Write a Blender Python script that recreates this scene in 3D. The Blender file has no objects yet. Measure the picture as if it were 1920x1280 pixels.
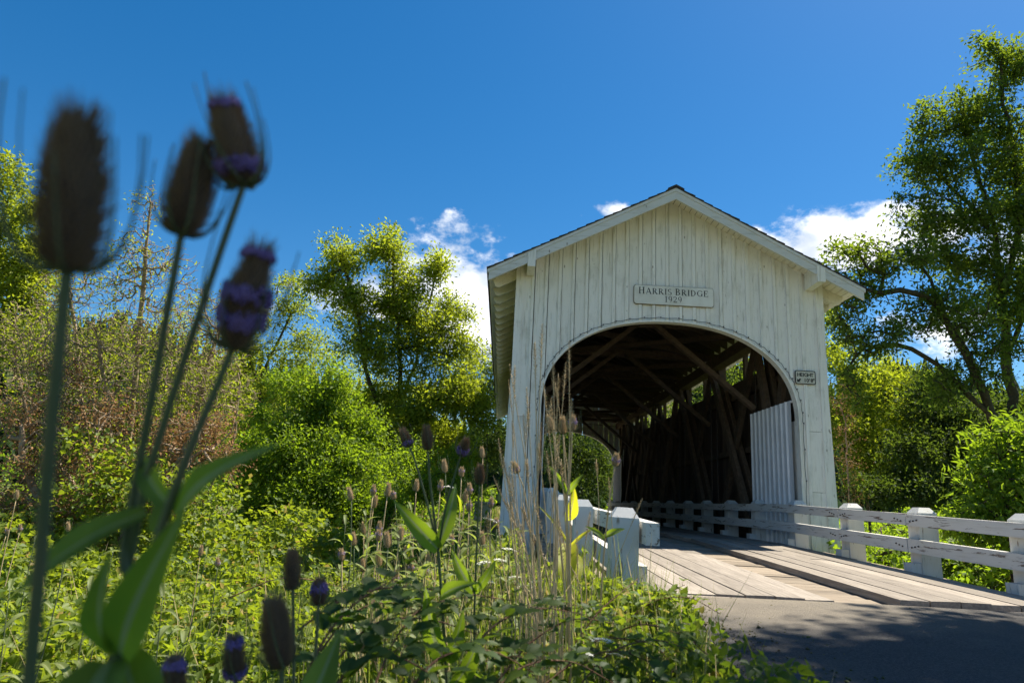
import bpy, math, random
import numpy as np
from mathutils import Vector, Matrix

# ------------------------------------------------------------------ camera, sky, sun, exposure
sc = bpy.context.scene
CAM = np.array([-3.1198, -12.8179, 0.4924]); YAW, PITCH, ROLL, FPX = 0.00347, 0.23314, 0.05209, 1267.14
_f = np.array([math.sin(YAW)*math.cos(PITCH), math.cos(YAW)*math.cos(PITCH), math.sin(PITCH)])
_r = np.array([math.cos(YAW), -math.sin(YAW), 0.0]); _u = np.cross(_r, _f)
_r2 = math.cos(ROLL)*_r + math.sin(ROLL)*_u; _u2 = -math.sin(ROLL)*_r + math.cos(ROLL)*_u
cd = bpy.data.cameras.new('camera'); cam = bpy.data.objects.new('camera', cd); sc.collection.objects.link(cam)
cam.matrix_world = Matrix(((_r2[0], _u2[0], -_f[0], CAM[0]), (_r2[1], _u2[1], -_f[1], CAM[1]), (_r2[2], _u2[2], -_f[2], CAM[2]), (0, 0, 0, 1)))
cd.sensor_width = 36; cd.lens = FPX*36/1920; cd.clip_start = 0.05; cd.clip_end = 5000
cd.dof.use_dof = True; cd.dof.focus_distance = 11.5; cd.dof.aperture_fstop = 4.0
sc.camera = cam
def at(px, py, d):          # a point of the place seen at photo pixel (px, py), d metres ahead of the camera
    return CAM + d*(_f + _r2*(px-960)/FPX + _u2*(640-py)/FPX)

SUN = np.array([0.50, 0.30, 1.0]); SUN /= np.linalg.norm(SUN)
sun_el = math.asin(SUN[2]); sun_az = math.atan2(SUN[0], SUN[1])
world = bpy.data.worlds.new('World'); sc.world = world; world.use_nodes = True
sl = bpy.data.lights.new('sun', 'SUN'); sl.energy = 5.0; sl.angle = math.radians(0.53); sl.color = (1.0, 0.91, 0.76)
so = bpy.data.objects.new('sun', sl); sc.collection.objects.link(so)
so.rotation_euler = Vector(SUN).to_track_quat('Z', 'Y').to_euler(); so.location = (20, 10, 40)
sc.view_settings.view_transform = 'Standard'; sc.view_settings.look = 'None'
sc.view_settings.exposure = 1.15; sc.view_settings.gamma = 1.0; sc.view_settings.use_curve_mapping = False
sc.render.engine = 'CYCLES'
cy = sc.cycles
cy.use_denoising = True; cy.use_adaptive_sampling = True; cy.adaptive_threshold = 0.015
cy.max_bounces = 7; cy.diffuse_bounces = 4; cy.glossy_bounces = 2; cy.transmission_bounces = 5; cy.transparent_max_bounces = 4
cy.caustics_reflective = False; cy.caustics_refractive = False; cy.sample_clamp_indirect = 6.0

class NT:                    # tiny node helper
    def __init__(s, tree): s.t = tree; s.n = tree.nodes; s.l = tree.links
    def new(s, ty, **kw):
        n = s.n.new(ty)
        for k, v in kw.items():
            if k.startswith('i_'): n.inputs[k[2:].replace('_', ' ')].default_value = v
            else: setattr(n, k, v)
        return n
    def link(s, a, b): s.l.new(a, b)
    def put(s, v, sock):
        if hasattr(v, 'is_output') or hasattr(v, 'links'): s.l.new(v, sock)
        else: sock.default_value = v
    def math(s, op, a, b=0.0, c=0.0, clamp=False):
        n = s.n.new('ShaderNodeMath'); n.operation = op; n.use_clamp = clamp
        for i, v in enumerate((a, b, c)): s.put(v, n.inputs[i])
        return n.outputs[0]
    def mix(s, f, a, b):
        n = s.n.new('ShaderNodeMix'); n.data_type = 'RGBA'
        s.put(f, n.inputs[0]); s.put(a, n.inputs[6]); s.put(b, n.inputs[7]); return n.outputs[2]
    def ramp(s, f, lo, hi):
        n = s.n.new('ShaderNodeMapRange'); n.interpolation_type = 'SMOOTHSTEP'
        s.put(f, n.inputs[0]); n.inputs[1].default_value = lo; n.inputs[2].default_value = hi; return n.outputs[0]
    def noise(s, vec, scale, detail=3.0, rough=0.55, dist=0.0):
        n = s.n.new('ShaderNodeTexNoise'); s.put(vec, n.inputs['Vector'])
        n.inputs['Scale'].default_value = scale; n.inputs['Detail'].default_value = detail
        n.inputs['Roughness'].default_value = rough; n.inputs['Distortion'].default_value = dist; return n.outputs[0]
    def scaled(s, vec, sx, sy, sz):
        n = s.n.new('ShaderNodeVectorMath'); n.operation = 'MULTIPLY'; s.put(vec, n.inputs[0]); n.inputs[1].default_value = (sx, sy, sz); return n.outputs[0]

def build_world():
    w = NT(world.node_tree); w.n.clear()
    out = w.new('ShaderNodeOutputWorld'); bg = w.new('ShaderNodeBackground')
    sky = w.new('ShaderNodeTexSky', sky_type='NISHITA', sun_disc=False)
    sky.sun_elevation = sun_el; sky.sun_rotation = sun_az; sky.altitude = 300; sky.air_density = 1.0; sky.dust_density = 0.35; sky.ozone_density = 3.0
    hs = w.new('ShaderNodeHueSaturation'); hs.inputs['Saturation'].default_value = 1.38; hs.inputs['Value'].default_value = 0.64; hs.inputs['Hue'].default_value = 0.497
    w.link(sky.outputs[0], hs.inputs['Color'])
    tc = w.new('ShaderNodeTexCoord'); sep = w.new('ShaderNodeSeparateXYZ'); w.link(tc.outputs['Generated'], sep.inputs[0])
    az = w.math('ARCTAN2', sep.outputs[0], sep.outputs[1]); el = w.math('ARCSINE', sep.outputs[2])
    v = w.scaled(tc.outputs['Generated'], 1, 1, 1.6)
    n1 = w.noise(v, 9.0, 7.0, 0.6); n2 = w.noise(v, 30.0, 5.0, 0.6)
    nn = w.math('ADD', w.math('MULTIPLY', n1, 1.0), w.math('MULTIPLY', n2, 0.35))
    nn = w.math('SUBTRACT', nn, 0.675)
    d = None
    # cumulus banks low over the valley: azimuth, elevation, half widths (degrees), fullness
    blobs = [(-3.4, 16.6, 7.4, 4.6, 1.12), (-.3, 20.6, 3.2, 1.7, .72), (-16.6, 16.0, 6.0, 2.6, .78), (24.8, 20.7, 9.6, 2.2, 1.1), (33, 14.0, 7, 3.2, .72), (44, 19, 9, 3.0, .9),
             (8.8, 24.4, 3.4, 1.0, .66), (5.9, 24.1, 1.3, .7, .52), (-9.6, 24.2, 2.4, 1.7, .34), (-13.4, 26.3, 2.6, 1.6, .26),
             (70, 16, 22, 5, .95), (-75, 14, 26, 4, .9), (120, 17, 24, 5, .9), (-130, 16, 28, 5, .95), (175, 15, 22, 5, .9)]
    for a0, e0, wa, we, k in blobs:
        da = w.math('DIVIDE', w.math('SUBTRACT', az, math.radians(a0)), math.radians(wa))
        de = w.math('DIVIDE', w.math('SUBTRACT', el, math.radians(e0)), math.radians(we))
        q = w.math('SQRT', w.math('ADD', w.math('MULTIPLY', da, da), w.math('MULTIPLY', de, de)))
        q = w.math('SUBTRACT', k, w.math('MULTIPLY', q, 0.62))
        d = q if d is None else w.math('MAXIMUM', d, q)
    dens = w.ramp(w.math('ADD', d, w.math('MULTIPLY', nn, 1.9)), 0.30, 0.72)
    n3 = w.noise(v, 14.0, 4.0, 0.5)
    ccol = w.mix(w.ramp(n3, 0.35, 0.65), (3.6, 4.0, 4.6, 1), (7.2, 7.1, 7.0, 1))
    col = w.mix(dens, hs.outputs[0], ccol)
    w.link(col, bg.inputs[0]); bg.inputs[1].default_value = 0.100; w.link(bg.outputs[0], out.inputs[0])
build_world()

# ------------------------------------------------------------------ helpers
COL = sc.collection
rng = np.random.default_rng(7); random.seed(7)
class MB:                    # collects shapes for ONE mesh object
    def __init__(s): s.v = []; s.f = []; s.m = []
    def add(s, vs, fs, mi=0):
        o = len(s.v); s.v += [tuple(map(float, p)) for p in vs]; s.f += [tuple(i+o for i in f) for f in fs]; s.m += [mi]*len(fs)
    def hexa(s, p, mi=0, mis=None):   # 8 corners: 4 bottom (ccw from above) then 4 top
        fs = [(3, 2, 1, 0), (4, 5, 6, 7), (0, 1, 5, 4), (1, 2, 6, 5), (2, 3, 7, 6), (3, 0, 4, 7)]
        s.add(p, fs, mi)
        if mis: s.m[-6:] = mis
    def box(s, x0, x1, y0, y1, z0, z1, mi=0, mis=None):
        s.hexa([(x0, y0, z0), (x1, y0, z0), (x1, y1, z0), (x0, y1, z0), (x0, y0, z1), (x1, y0, z1), (x1, y1, z1), (x0, y1, z1)], mi, mis)
    def beam(s, a, b, w, h, up=(0, 0, 1), mi=0):
        a = Vector(a); b = Vector(b); d = (b-a).normalized(); sd = d.cross(Vector(up)).normalized(); u = sd.cross(d)
        c = [a-sd*w/2-u*h/2, a+sd*w/2-u*h/2, b+sd*w/2-u*h/2, b-sd*w/2-u*h/2]
        s.hexa(c + [p+u*h for p in c], mi)
    def prism(s, poly, y0, y1, mi=0):  # poly in (x, z), extruded along y
        n = len(poly); a = 0.0
        for i in range(n): a += poly[i][0]*poly[(i+1) % n][1]-poly[(i+1) % n][0]*poly[i][1]
        if a < 0: poly = poly[::-1]
        vs = [(x, y0, z) for x, z in poly] + [(x, y1, z) for x, z in poly]
        fs = [tuple(range(n)), tuple(range(2*n-1, n-1, -1))] + [(i+n, (i+1) % n+n, (i+1) % n, i) for i in range(n)]
        s.add(vs, fs, mi)
    def tube(s, pts, rad, n=6, mi=0, cap=True):
        pts = [Vector(p) for p in pts]; rad = rad if hasattr(rad, '__len__') else [rad]*len(pts)
        o = len(s.v); ref = Vector((0.31, 0.87, 0.38)); prev = None
        for i, p in enumerate(pts):
            d = (pts[min(i+1, len(pts)-1)]-pts[max(i-1, 0)]).normalized()
            if prev is None:
                a = d.cross(ref); a = a.normalized() if a.length > 1e-4 else d.orthogonal().normalized()
            else: a = (prev-d*prev.dot(d)).normalized()
            prev = a; b = d.cross(a)
            for k in range(n):
                t = 2*math.pi*k/n; q = p+(a*math.cos(t)+b*math.sin(t))*rad[i]; s.v.append(tuple(q))
        for i in range(len(pts)-1):
            for k in range(n):
                k2 = (k+1) % n; s.f.append((o+i*n+k, o+i*n+k2, o+(i+1)*n+k2, o+(i+1)*n+k)); s.m.append(mi)
        if cap:
            s.f.append(tuple(o+k for k in range(n-1, -1, -1))); s.m.append(mi)
            e = o+(len(pts)-1)*n; s.f.append(tuple(e+k for k in range(n))); s.m.append(mi)
    def mesh(s, name, mats, smooth=False):
        me = bpy.data.meshes.new(name); me.from_pydata(s.v, [], s.f)
        for m in (mats if isinstance(mats, (list, tuple)) else [mats]): me.materials.append(m)
        me.polygons.foreach_set('material_index', s.m)
        if smooth: me.polygons.foreach_set('use_smooth', [True]*len(s.f))
        me.update(); return me
    def build(s, name, mats, parent=None, smooth=False, loc=None):
        return link(name, s.mesh(name, mats, smooth), parent, loc)
def link(name, me, parent=None, loc=None, rot=None):
    o = bpy.data.objects.new(name, me); COL.objects.link(o)
    if parent is not None: o.parent = parent
    if loc is not None: o.location = loc
    if rot is not None: o.rotation_euler = rot
    return o
def tag(o, label=None, cat=None, group=None, kind=None):
    if label: o['label'] = label
    if cat: o['category'] = cat
    if group: o['group'] = group
    if kind: o['kind'] = kind
    return o
def thing(name, label, cat, loc=(0, 0, 0), group=None):
    o = bpy.data.objects.new(name, None); o.empty_display_size = 0.2; COL.objects.link(o); o.location = loc
    return tag(o, label, cat, group)
def copy_tree(o, parent=None):
    c = o.copy(); COL.objects.link(c); c.parent = parent
    for ch in o.children: copy_tree(ch, c)
    return c
def np_mesh(name, V, F, mats, smooth=False, tone=None):   # big meshes straight from arrays; F is (n,3) or (n,4)
    me = bpy.data.meshes.new(name); V = np.asarray(V, np.float32); F = np.asarray(F, np.int32); k = F.shape[1]
    me.vertices.add(len(V)); me.vertices.foreach_set('co', V.ravel())
    me.loops.add(F.size); me.loops.foreach_set('vertex_index', F.ravel())
    me.polygons.add(len(F)); me.polygons.foreach_set('loop_start', np.arange(0, F.size, k, dtype=np.int32))
    if smooth: me.polygons.foreach_set('use_smooth', np.ones(len(F), bool))
    for m in (mats if isinstance(mats, (list, tuple)) else [mats]): me.materials.append(m)
    if tone is not None:
        a = me.attributes.new('tone', 'FLOAT', 'POINT'); a.data.foreach_set('value', np.asarray(tone, np.float32))
    me.update(calc_edges=True); return me

# ------------------------------------------------------------------ materials
MAT = {}
def mat(name):
    m = bpy.data.materials.new(name); m.use_nodes = True; n = NT(m.node_tree); n.n.clear()
    out = n.new('ShaderNodeOutputMaterial'); MAT[name] = m; return m, n, out
def principled(n, out, col, rough=0.8, spec=0.3, bump=None, bstr=0.3, bdist=0.01, metal=0.0):
    p = n.new('ShaderNodeBsdfPrincipled'); n.put(col, p.inputs['Base Color']); n.put(rough, p.inputs['Roughness'])
    p.inputs['Specular IOR Level'].default_value = spec; p.inputs['Metallic'].default_value = metal
    if bump is not None:
        b = n.new('ShaderNodeBump'); b.inputs['Strength'].default_value = bstr; b.inputs['Distance'].default_value = bdist
        n.put(bump, b.inputs['Height']); n.link(b.outputs[0], p.inputs['Normal'])
    n.link(p.outputs[0], out.inputs[0]); return p
def coords(n, rand=40.0):
    tc = n.new('ShaderNodeTexCoord'); oi = n.new('ShaderNodeObjectInfo')
    add = n.new('ShaderNodeVectorMath'); add.operation = 'ADD'; n.link(tc.outputs['Object'], add.inputs[0])
    cb = n.new('ShaderNodeCombineXYZ')
    for i, k in enumerate((1.0, 0.73, 0.37)): n.link(n.math('MULTIPLY', oi.outputs['Random'], rand*k), cb.inputs[i])
    n.link(cb.outputs[0], add.inputs[1]); return add.outputs[0], oi.outputs['Random'], tc.outputs['Object']
def paint(name, grain, base=(.86, .84, .785), peel=0.70, dirt=0.82, tone=0.12):
    # weathered white paint; grain = noise stretch along the board
    m, n, out = mat(name); v, rnd, ob = coords(n)
    g = n.scaled(v, *grain)
    streak = n.noise(g, 3.0, 6.0, 0.65); fine = n.noise(g, 14.0, 4.0, 0.6); blotch = n.noise(v, 1.7, 5.0, 0.6)
    col = n.mix(n.math('MULTIPLY', rnd, tone*4, clamp=True), base + (1,), (base[0]*.90, base[1]*.895, base[2]*.87, 1))
    col = n.mix(n.math('MULTIPLY', n.ramp(streak, .50, .78), dirt), col, (.40, .38, .31, 1))
    col = n.mix(n.math('MULTIPLY', n.ramp(blotch, .52, .80), dirt*.8), col, (.50, .48, .40, 1))
    crack = n.math('MULTIPLY', n.ramp(fine, .655, .70), n.ramp(blotch, .35, .6))
    col = n.mix(n.math('MULTIPLY', crack, .75), col, (.16, .145, .12, 1))
    pn = n.noise(n.scaled(v, grain[0]*.6, grain[1]*.6, grain[2]*.6), 6.0, 7.0, 0.7, .4)
    pm = n.ramp(pn, peel, peel+.025)
    col = n.mix(pm, col, n.mix(fine, (.24, .19, .15, 1), (.12, .10, .085, 1)))
    vo = n.new('ShaderNodeTexVoronoi'); vo.inputs['Scale'].default_value = 1.0; n.link(n.scaled(v, 7, 7, 2.6), vo.inputs['Vector'])
    sv = n.math('MULTIPLY', n.ramp(vo.outputs['Distance'], .11, .05), n.ramp(n.noise(v, 2.9, 2, .5), .50, .56)); col = n.mix(n.math('MULTIPLY', sv, .8), col, (.17, .13, .09, 1))
    h = n.math('SUBTRACT', n.math('MULTIPLY', fine, .5), n.math('MULTIPLY', pm, 1.0))
    principled(n, out, col, 0.62, 0.35, h, 0.35, 0.006); return m
paint('white_vertical', (7, 7, .55)); paint('white_rail', (7, .55, 7), (.62, .615, .59), .575, .6)
paint('white_post', (6, 6, .6), (.58, .59, .58), .62, .6); paint('white_axis', (8, .4, 8), (.80, .77, .70), .74, .45)
paint('white_rake', (.6, 6, 6), (.68, .68, .66), .68, .7)
def wood(name, grain, a, b, dark=.25, rough=.85, tone=.6):
    m, n, out = mat(name); v, rnd, ob = coords(n)
    g = n.scaled(v, *grain); s1 = n.noise(g, 4.0, 6.0, 0.65, .3); s2 = n.noise(g, 22.0, 4.0, 0.6); bl = n.noise(v, 2.3, 4.0, .6)
    col = n.mix(n.ramp(s1, .3, .7), a+(1,), b+(1,))
    sh = n.math('ADD', 1-tone/2, n.math('MULTIPLY', rnd, tone))
    mul = n.new('ShaderNodeMix'); mul.data_type = 'RGBA'; mul.blend_type = 'MULTIPLY'; mul.inputs[0].default_value = 1
    cb = n.new('ShaderNodeCombineXYZ'); [n.link(sh, cb.inputs[i]) for i in range(3)]
    n.link(col, mul.inputs[6]); n.link(cb.outputs[0], mul.inputs[7]); col = mul.outputs[2]
    col = n.mix(n.math('MULTIPLY', n.ramp(s2, .60, .72), .7), col, tuple(c*dark for c in a)+(1,))
    col = n.mix(n.math('MULTIPLY', n.ramp(bl, .55, .8), .45), col, tuple(c*.55 for c in b)+(1,))
    principled(n, out, col, rough, .25, n.math('ADD', s2, s1), .5, .006); return m
wood('deck_plank', (.5, 9, 9), (.30, .25, .19), (.19, .155, .12), .3, .85, .5)
wood('runner_plank', (9, .45, 9), (.31, .275, .235), (.19, .165, .14), .25, .85, .5)
wood('timber', (2.5, 2.5, 2.5), (.15, .105, .07), (.09, .065, .045), .5, .9, .5)
wood('inner_board', (8, 8, .5), (.13, .09, .062), (.075, .054, .04), .5, .9, .8)
wood('board_end', (8, 8, .5), (.22, .17, .12), (.16, .12, .09), .5)
def two_zone(name):   # roof timbers: painted white where they stand outdoors (overhangs), bare brown inside the bridge
    m, n, out = mat(name); tc = n.new('ShaderNodeTexCoord'); geo = n.new('ShaderNodeNewGeometry'); oi = n.new('ShaderNodeObjectInfo')
    sp = n.new('ShaderNodeSeparateXYZ'); n.link(geo.outputs['Position'], sp.inputs[0])
    o = n.math('GREATER_THAN', n.math('ABSOLUTE', sp.outputs[0]), 2.93)
    o = n.math('MAXIMUM', o, n.math('LESS_THAN', sp.outputs[1], 0.02)); o = n.math('MAXIMUM', o, n.math('GREATER_THAN', sp.outputs[1], 21.43))
    nz = n.noise(n.scaled(geo.outputs['Position'], 6, 1.2, 6), 3.0, 5.0, .65); n2 = n.noise(geo.outputs['Position'], 1.5, 4.0, .6)
    wh = n.mix(n.math('MULTIPLY', n.ramp(nz, .5, .8), .55), n.mix(oi.outputs['Random'], (.82, .78, .68, 1), (.74, .70, .60, 1)), (.42, .38, .30, 1))
    br = n.mix(n2, (.16, .12, .085, 1), (.07, .052, .04, 1))
    principled(n, out, n.mix(o, br, wh), .75, .25, nz, .2, .005)
two_zone('roof_timber')
def simple(name, a, b, scale=6.0, rough=.8, spec=.3, bstr=.2, bdist=.01, detail=5.0, metal=0.0):
    m, n, out = mat(name); v, rnd, ob = coords(n); s = n.noise(v, scale, detail, .6)
    principled(n, out, n.mix(n.ramp(s, .3, .7), a+(1,), b+(1,)), rough, spec, s, bstr, bdist, metal); return m
simple('shingle', (.045, .042, .04), (.09, .085, .08), 30, .95, .2, .6)
simple('panel_metal', (.74, .75, .77), (.64, .65, .67), 2.2, .45, .4, .05)
simple('iron', (.05, .045, .04), (.11, .08, .06), 20, .6, .4, .2, .01, 4, .6)
simple('sign_white', (.80, .79, .73), (.66, .64, .57), 3.5, .55, .35, .05)
simple('sign_board', (.62, .60, .50), (.52, .50, .42), 5.0, .5, .35, .05)
simple('sign_black', (.015, .015, .016), (.03, .03, .03), 12, .6, .3, .05)
simple('cable', (.05, .05, .055), (.12, .12, .12), 30, .6)
simple('concrete', (.46, .43, .36), (.34, .32, .27), 5, .9, .2, .3)
simple('bark', (.10, .078, .058), (.045, .036, .028), 9, .95, .15, .8, .03)
simple('bark_moss', (.085, .075, .045), (.04, .036, .024), 7, .95, .1, .8, .03)
simple('bark_pale', (.42, .37, .30), (.24, .20, .16), 8, .9, .15, .4, .02)
simple('dead_twig', (.40, .315, .22), (.20, .15, .10), 5, .95, .1, .2)
simple('stem_green', (.075, .11, .05), (.10, .115, .06), 18, .7, .3, .2, .003)
simple('stem_brown', (.16, .12, .07), (.09, .075, .045), 14, .8, .2, .2, .003)
simple('bramble_stem', (.17, .075, .045), (.10, .07, .03), 10, .7, .3, .2, .003)
simple('straw', (.58, .45, .26), (.42, .32, .18), 12, .85, .2, .1, .003)
simple('head_core', (.15, .11, .075), (.08, .055, .05), 60, .9, .15, .5, .003)
simple('floret', (.22, .155, .36), (.15, .10, .27), 60, .8, .2, .3, .003)
simple('umbel', (.80, .80, .74), (.62, .64, .52), 40, .9, .2)
def asphalt():
    m, n, out = mat('asphalt'); g = n.new('ShaderNodeNewGeometry'); p = g.outputs['Position']
    a = n.noise(p, 65, 5, .8); b = n.noise(p, 1.1, 6, .65); c = n.noise(p, 300, 2, .5)
    col = n.mix(n.ramp(a, .35, .7), (.038, .039, .042, 1), (.115, .11, .108, 1))
    col = n.mix(n.math('MULTIPLY', n.ramp(b, .45, .75), .45), col, (.13, .12, .105, 1))
    sp = n.new('ShaderNodeSeparateXYZ'); n.link(p, sp.inputs[0])
    dust = n.math('MULTIPLY', n.ramp(n.math('ADD', sp.outputs[1], n.math('MULTIPLY', b, 2.2)), -7.5, -5.4), n.ramp(n.math('ADD', sp.outputs[0], n.math('MULTIPLY', b, 2.0)), 2.4, .2))
    col = n.mix(n.math('MULTIPLY', dust, .8), col, (.30, .26, .20, 1))       # grit carried off the deck
    principled(n, out, col, .9, .25, n.math('ADD', a, c), .9, .010)
asphalt()
def soil():
    m, n, out = mat('soil'); g = n.new('ShaderNodeNewGeometry'); p = g.outputs['Position']
    a = n.noise(p, 7, 7, .7); b = n.noise(p, .35, 5, .6)
    col = n.mix(n.ramp(a, .35, .7), (.10, .085, .05, 1), (.17, .15, .08, 1)); col = n.mix(n.ramp(b, .4, .6), col, (.085, .12, .035, 1))
    principled(n, out, col, .95, .1, a, .6, .05)
soil()
def water():
    m, n, out = mat('water'); g = n.new('ShaderNodeNewGeometry'); a = n.noise(g.outputs['Position'], 3, 4, .6)
    principled(n, out, (.03, .045, .03, 1), .08, .5, a, .15, .05)
water()
def leafmat(name, a, b, trans, c=None, cfrac=.0, tr=.5, rough=.6, gloss=.018):
    # two-sided leaf: diffuse + translucent + a little sheen; 'tone' is the leaf's own colour, patch noise its plant's
    m, n, out = mat(name); at_ = n.new('ShaderNodeAttribute'); at_.attribute_name = 'tone'; t = at_.outputs['Fac']
    g = n.new('ShaderNodeNewGeometry'); nz = n.noise(g.outputs['Position'], .9, 3, .6)
    mx = n.math('ADD', n.math('MULTIPLY', t, .65), n.math('MULTIPLY', n.ramp(nz, .35, .65), .35))
    col = n.mix(mx, a+(1,), b+(1,))
    tcol = n.mix(mx, tuple(k*.8 for k in trans)+(1,), trans+(1,))
    if c:
        f = n.ramp(t, 1-cfrac-.01, 1-cfrac+.01); col = n.mix(f, col, c+(1,)); tcol = n.mix(f, tcol, tuple(min(1, k*1.3) for k in c)+(1,))
    d = n.new('ShaderNodeBsdfDiffuse'); n.link(col, d.inputs[0]); s = n.new('ShaderNodeBsdfTranslucent'); n.link(tcol, s.inputs[0])
    ms = n.new('ShaderNodeMixShader'); ms.inputs[0].default_value = tr; n.link(d.outputs[0], ms.inputs[1]); n.link(s.outputs[0], ms.inputs[2])
    gl = n.new('ShaderNodeBsdfGlossy'); gl.inputs['Roughness'].default_value = rough; gl.inputs[0].default_value = (.9, .95, 1, 1)
    m2 = n.new('ShaderNodeMixShader'); m2.inputs[0].default_value = gloss; n.link(ms.outputs[0], m2.inputs[1]); n.link(gl.outputs[0], m2.inputs[2])
    n.link(m2.outputs[0], out.inputs[0])
leafmat('leaf_ash', (.108, .160, .012), (.205, .230, .018), (.54, .64, .03))
leafmat('leaf_willow', (.070, .140, .010), (.14, .20, .015), (.38, .56, .02))
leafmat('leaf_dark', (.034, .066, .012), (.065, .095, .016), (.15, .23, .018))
leafmat('leaf_maple', (.048, .088, .012), (.105, .145, .018), (.27, .38, .02))
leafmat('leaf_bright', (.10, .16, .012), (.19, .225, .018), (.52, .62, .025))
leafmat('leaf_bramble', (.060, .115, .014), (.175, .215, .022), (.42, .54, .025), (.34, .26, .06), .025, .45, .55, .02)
leafmat('leaf_bramble_shaded', (.030, .070, .014), (.080, .115, .020), (.24, .36, .02), (.28, .24, .05), .05, .45, .55, .02)  # darker copy of leaf_bramble: shade of the near verge put into the colour
leafmat('leaf_dead', (.26, .14, .06), (.40, .25, .13), (.34, .19, .08), None, 0, .3, .7, .0)
leafmat('leaf_teasel', (.050, .095, .020), (.085, .125, .026), (.44, .64, .03), (.26, .32, .12), .16, .5, .55, .015)
leafmat('leaf_weed', (.12, .165, .05), (.20, .235, .07), (.42, .52, .08), (.30, .33, .16), .10, .45, .55, .02)
leafmat('leaf_yellow', (.34, .36, .02), (.46, .42, .03), (.85, .85, .03), (.42, .40, .12), .14, .6, .55, .02)
leafmat('grass_green', (.10, .155, .025), (.19, .23, .04), (.34, .42, .05), (.50, .41, .22), .22, .45, .6, .01)
leafmat('conifer', (.018, .038, .018), (.045, .066, .026), (.05, .08, .03), None, 0, .2, .7, .0)
leafmat('spine', (.30, .22, .15), (.36, .26, .18), (.50, .38, .24), None, 0, .45, .6, .01)
leafmat('spine_dry_lit', (.60, .50, .34), (.66, .55, .38), (.86, .72, .50), None, 0, .5, .6, .01)  # dried tan spines; sunlight on these heads is also put into the colour
simple('floret_pale', (.46, .36, .58), (.34, .26, .46), 60, .8, .2, .3, .003)
simple('core_dry_lit', (.40, .31, .20), (.30, .22, .15), 60, .9, .15, .5, .003)  # dried core, colour lightened to stand for sun on the head
# ------------------------------------------------------------------ the setting: ground, creek, road
def zd(y): return 0.027*y if y < 0 else 0.0            # deck level: the approach falls away from the portal
def smooth(a, b, x): t = np.clip((np.asarray(x, float)-a)/(b-a), 0, 1); return t*t*(3-2*t)
def wob(x, y, s=1.0, k=0.0):
    return (np.sin(x*1.3*s+y*.7*s+k)+np.sin(x*.53*s-y*1.1*s+2.1+k*1.7)+np.sin(x*2.9*s+y*2.3*s+4.2+k)*.5+np.sin(-x*1.9*s+y*3.7*s+k*.6)*.4)/2.9
def zg(x, y):
    x = np.asarray(x, float); y = np.asarray(y, float)
    zr = -.238+.012*np.clip(y+7, -30, 0)                 # beside the road
    left = smooth(-2.2, -5.0, x)*(-.75)+smooth(-9, -30, x)*.8; right = smooth(3.0, 6.0, x)*(-1.1)
    nr = smooth(.2, 1.6, np.abs(x-1.5)-3.5)
    z = zr-.035*(1-smooth(-1.9, -2.05, x))*(1-smooth(5.2, 5.6, x))+left+right+.07*wob(x, y, .9)*(.12+.88*nr)
    ck = smooth(-.5, 5.0, y-.12*np.abs(x)*.4)*(1-smooth(15.5, 21.0, y))   # creek valley under the bridge
    z = z*(1-ck)+(-3.3)*ck
    z = np.where((y > -7.4) & (np.abs(x) < 2.9), np.minimum(z, -.62), z)   # below the approach deck
    far = smooth(20, 24, y); z = z*(1-far)+(-.35+.05*wob(x, y, .3))*far
    return z
def grid(name, xs, ys, zf, m):
    X, Y = np.meshgrid(xs, ys); V = np.stack([X, Y, zf(X, Y)], -1).reshape(-1, 3); nx = len(xs); ny = len(ys)
    i, j = np.meshgrid(np.arange(nx-1), np.arange(ny-1)); a = (j*nx+i).ravel()
    F = np.stack([a, a+1, a+nx+1, a+nx], 1); return link(name, np_mesh(name, V, F, m, True))
xs = np.concatenate([np.array([-900, -500, -250, -120, -70]), np.arange(-45, 45, .5), np.array([45, 70, 120, 250, 500, 900])])
ys = np.concatenate([np.array([-400, -200, -90, -50, -35]), np.arange(-26, 34, .4), np.array([36, 45, 70, 120, 250, 500, 900])])
tag(grid('ground', xs, ys, zg, MAT['soil']), kind='structure')
wm = MB(); wm.add([(-45, 4.5, -2.95), (45, 4.5, -2.95), (45, 17, -2.95), (-45, 17, -2.95)], [(0, 1, 2, 3)]); tag(wm.build('creek_water', MAT['water']), kind='structure')
rl = [(-6.80, -2.45, 2.75), (-7.6, -2.25, 3.1), (-9.0, -2.0, 3.9), (-11, -1.9, 4.6), (-14, -1.95, 5.0), (-20, -2.0, 5.2), (-40, -2.0, 5.4), (-120, -2, 5.6)]
rv = []; rf = []; NX = 9
for j, (y, a, b) in enumerate(rl):
    for i in range(NX):
        t = i/(NX-1); x = a+(b-a)*t+(.06*math.sin(y*3.1) if i in (0, NX-1) else 0)
        rv.append((x, y, -.186+.012*(y+6.8)*(1 if y > -40 else 0)-(0.4 if y <= -40 else 0)-.03*(2*t-1)**2))
for j in range(len(rl)-1):
    for i in range(NX-1): a = j*NX+i; rf.append((a, a+1, a+NX+1, a+NX))
rm = MB(); rm.add(rv, rf); tag(rm.build('road', MAT['asphalt'], smooth=True), kind='structure')
# far bank road strip beyond the bridge
rm = MB(); rm.add([(-2.3, 21.6, -.08), (2.3, 21.6, -.08), (3, 40, -.12), (-2, 40, -.12)], [(0, 1, 2, 3)]); tag(rm.build('far_road', MAT['asphalt']), kind='structure')

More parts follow.
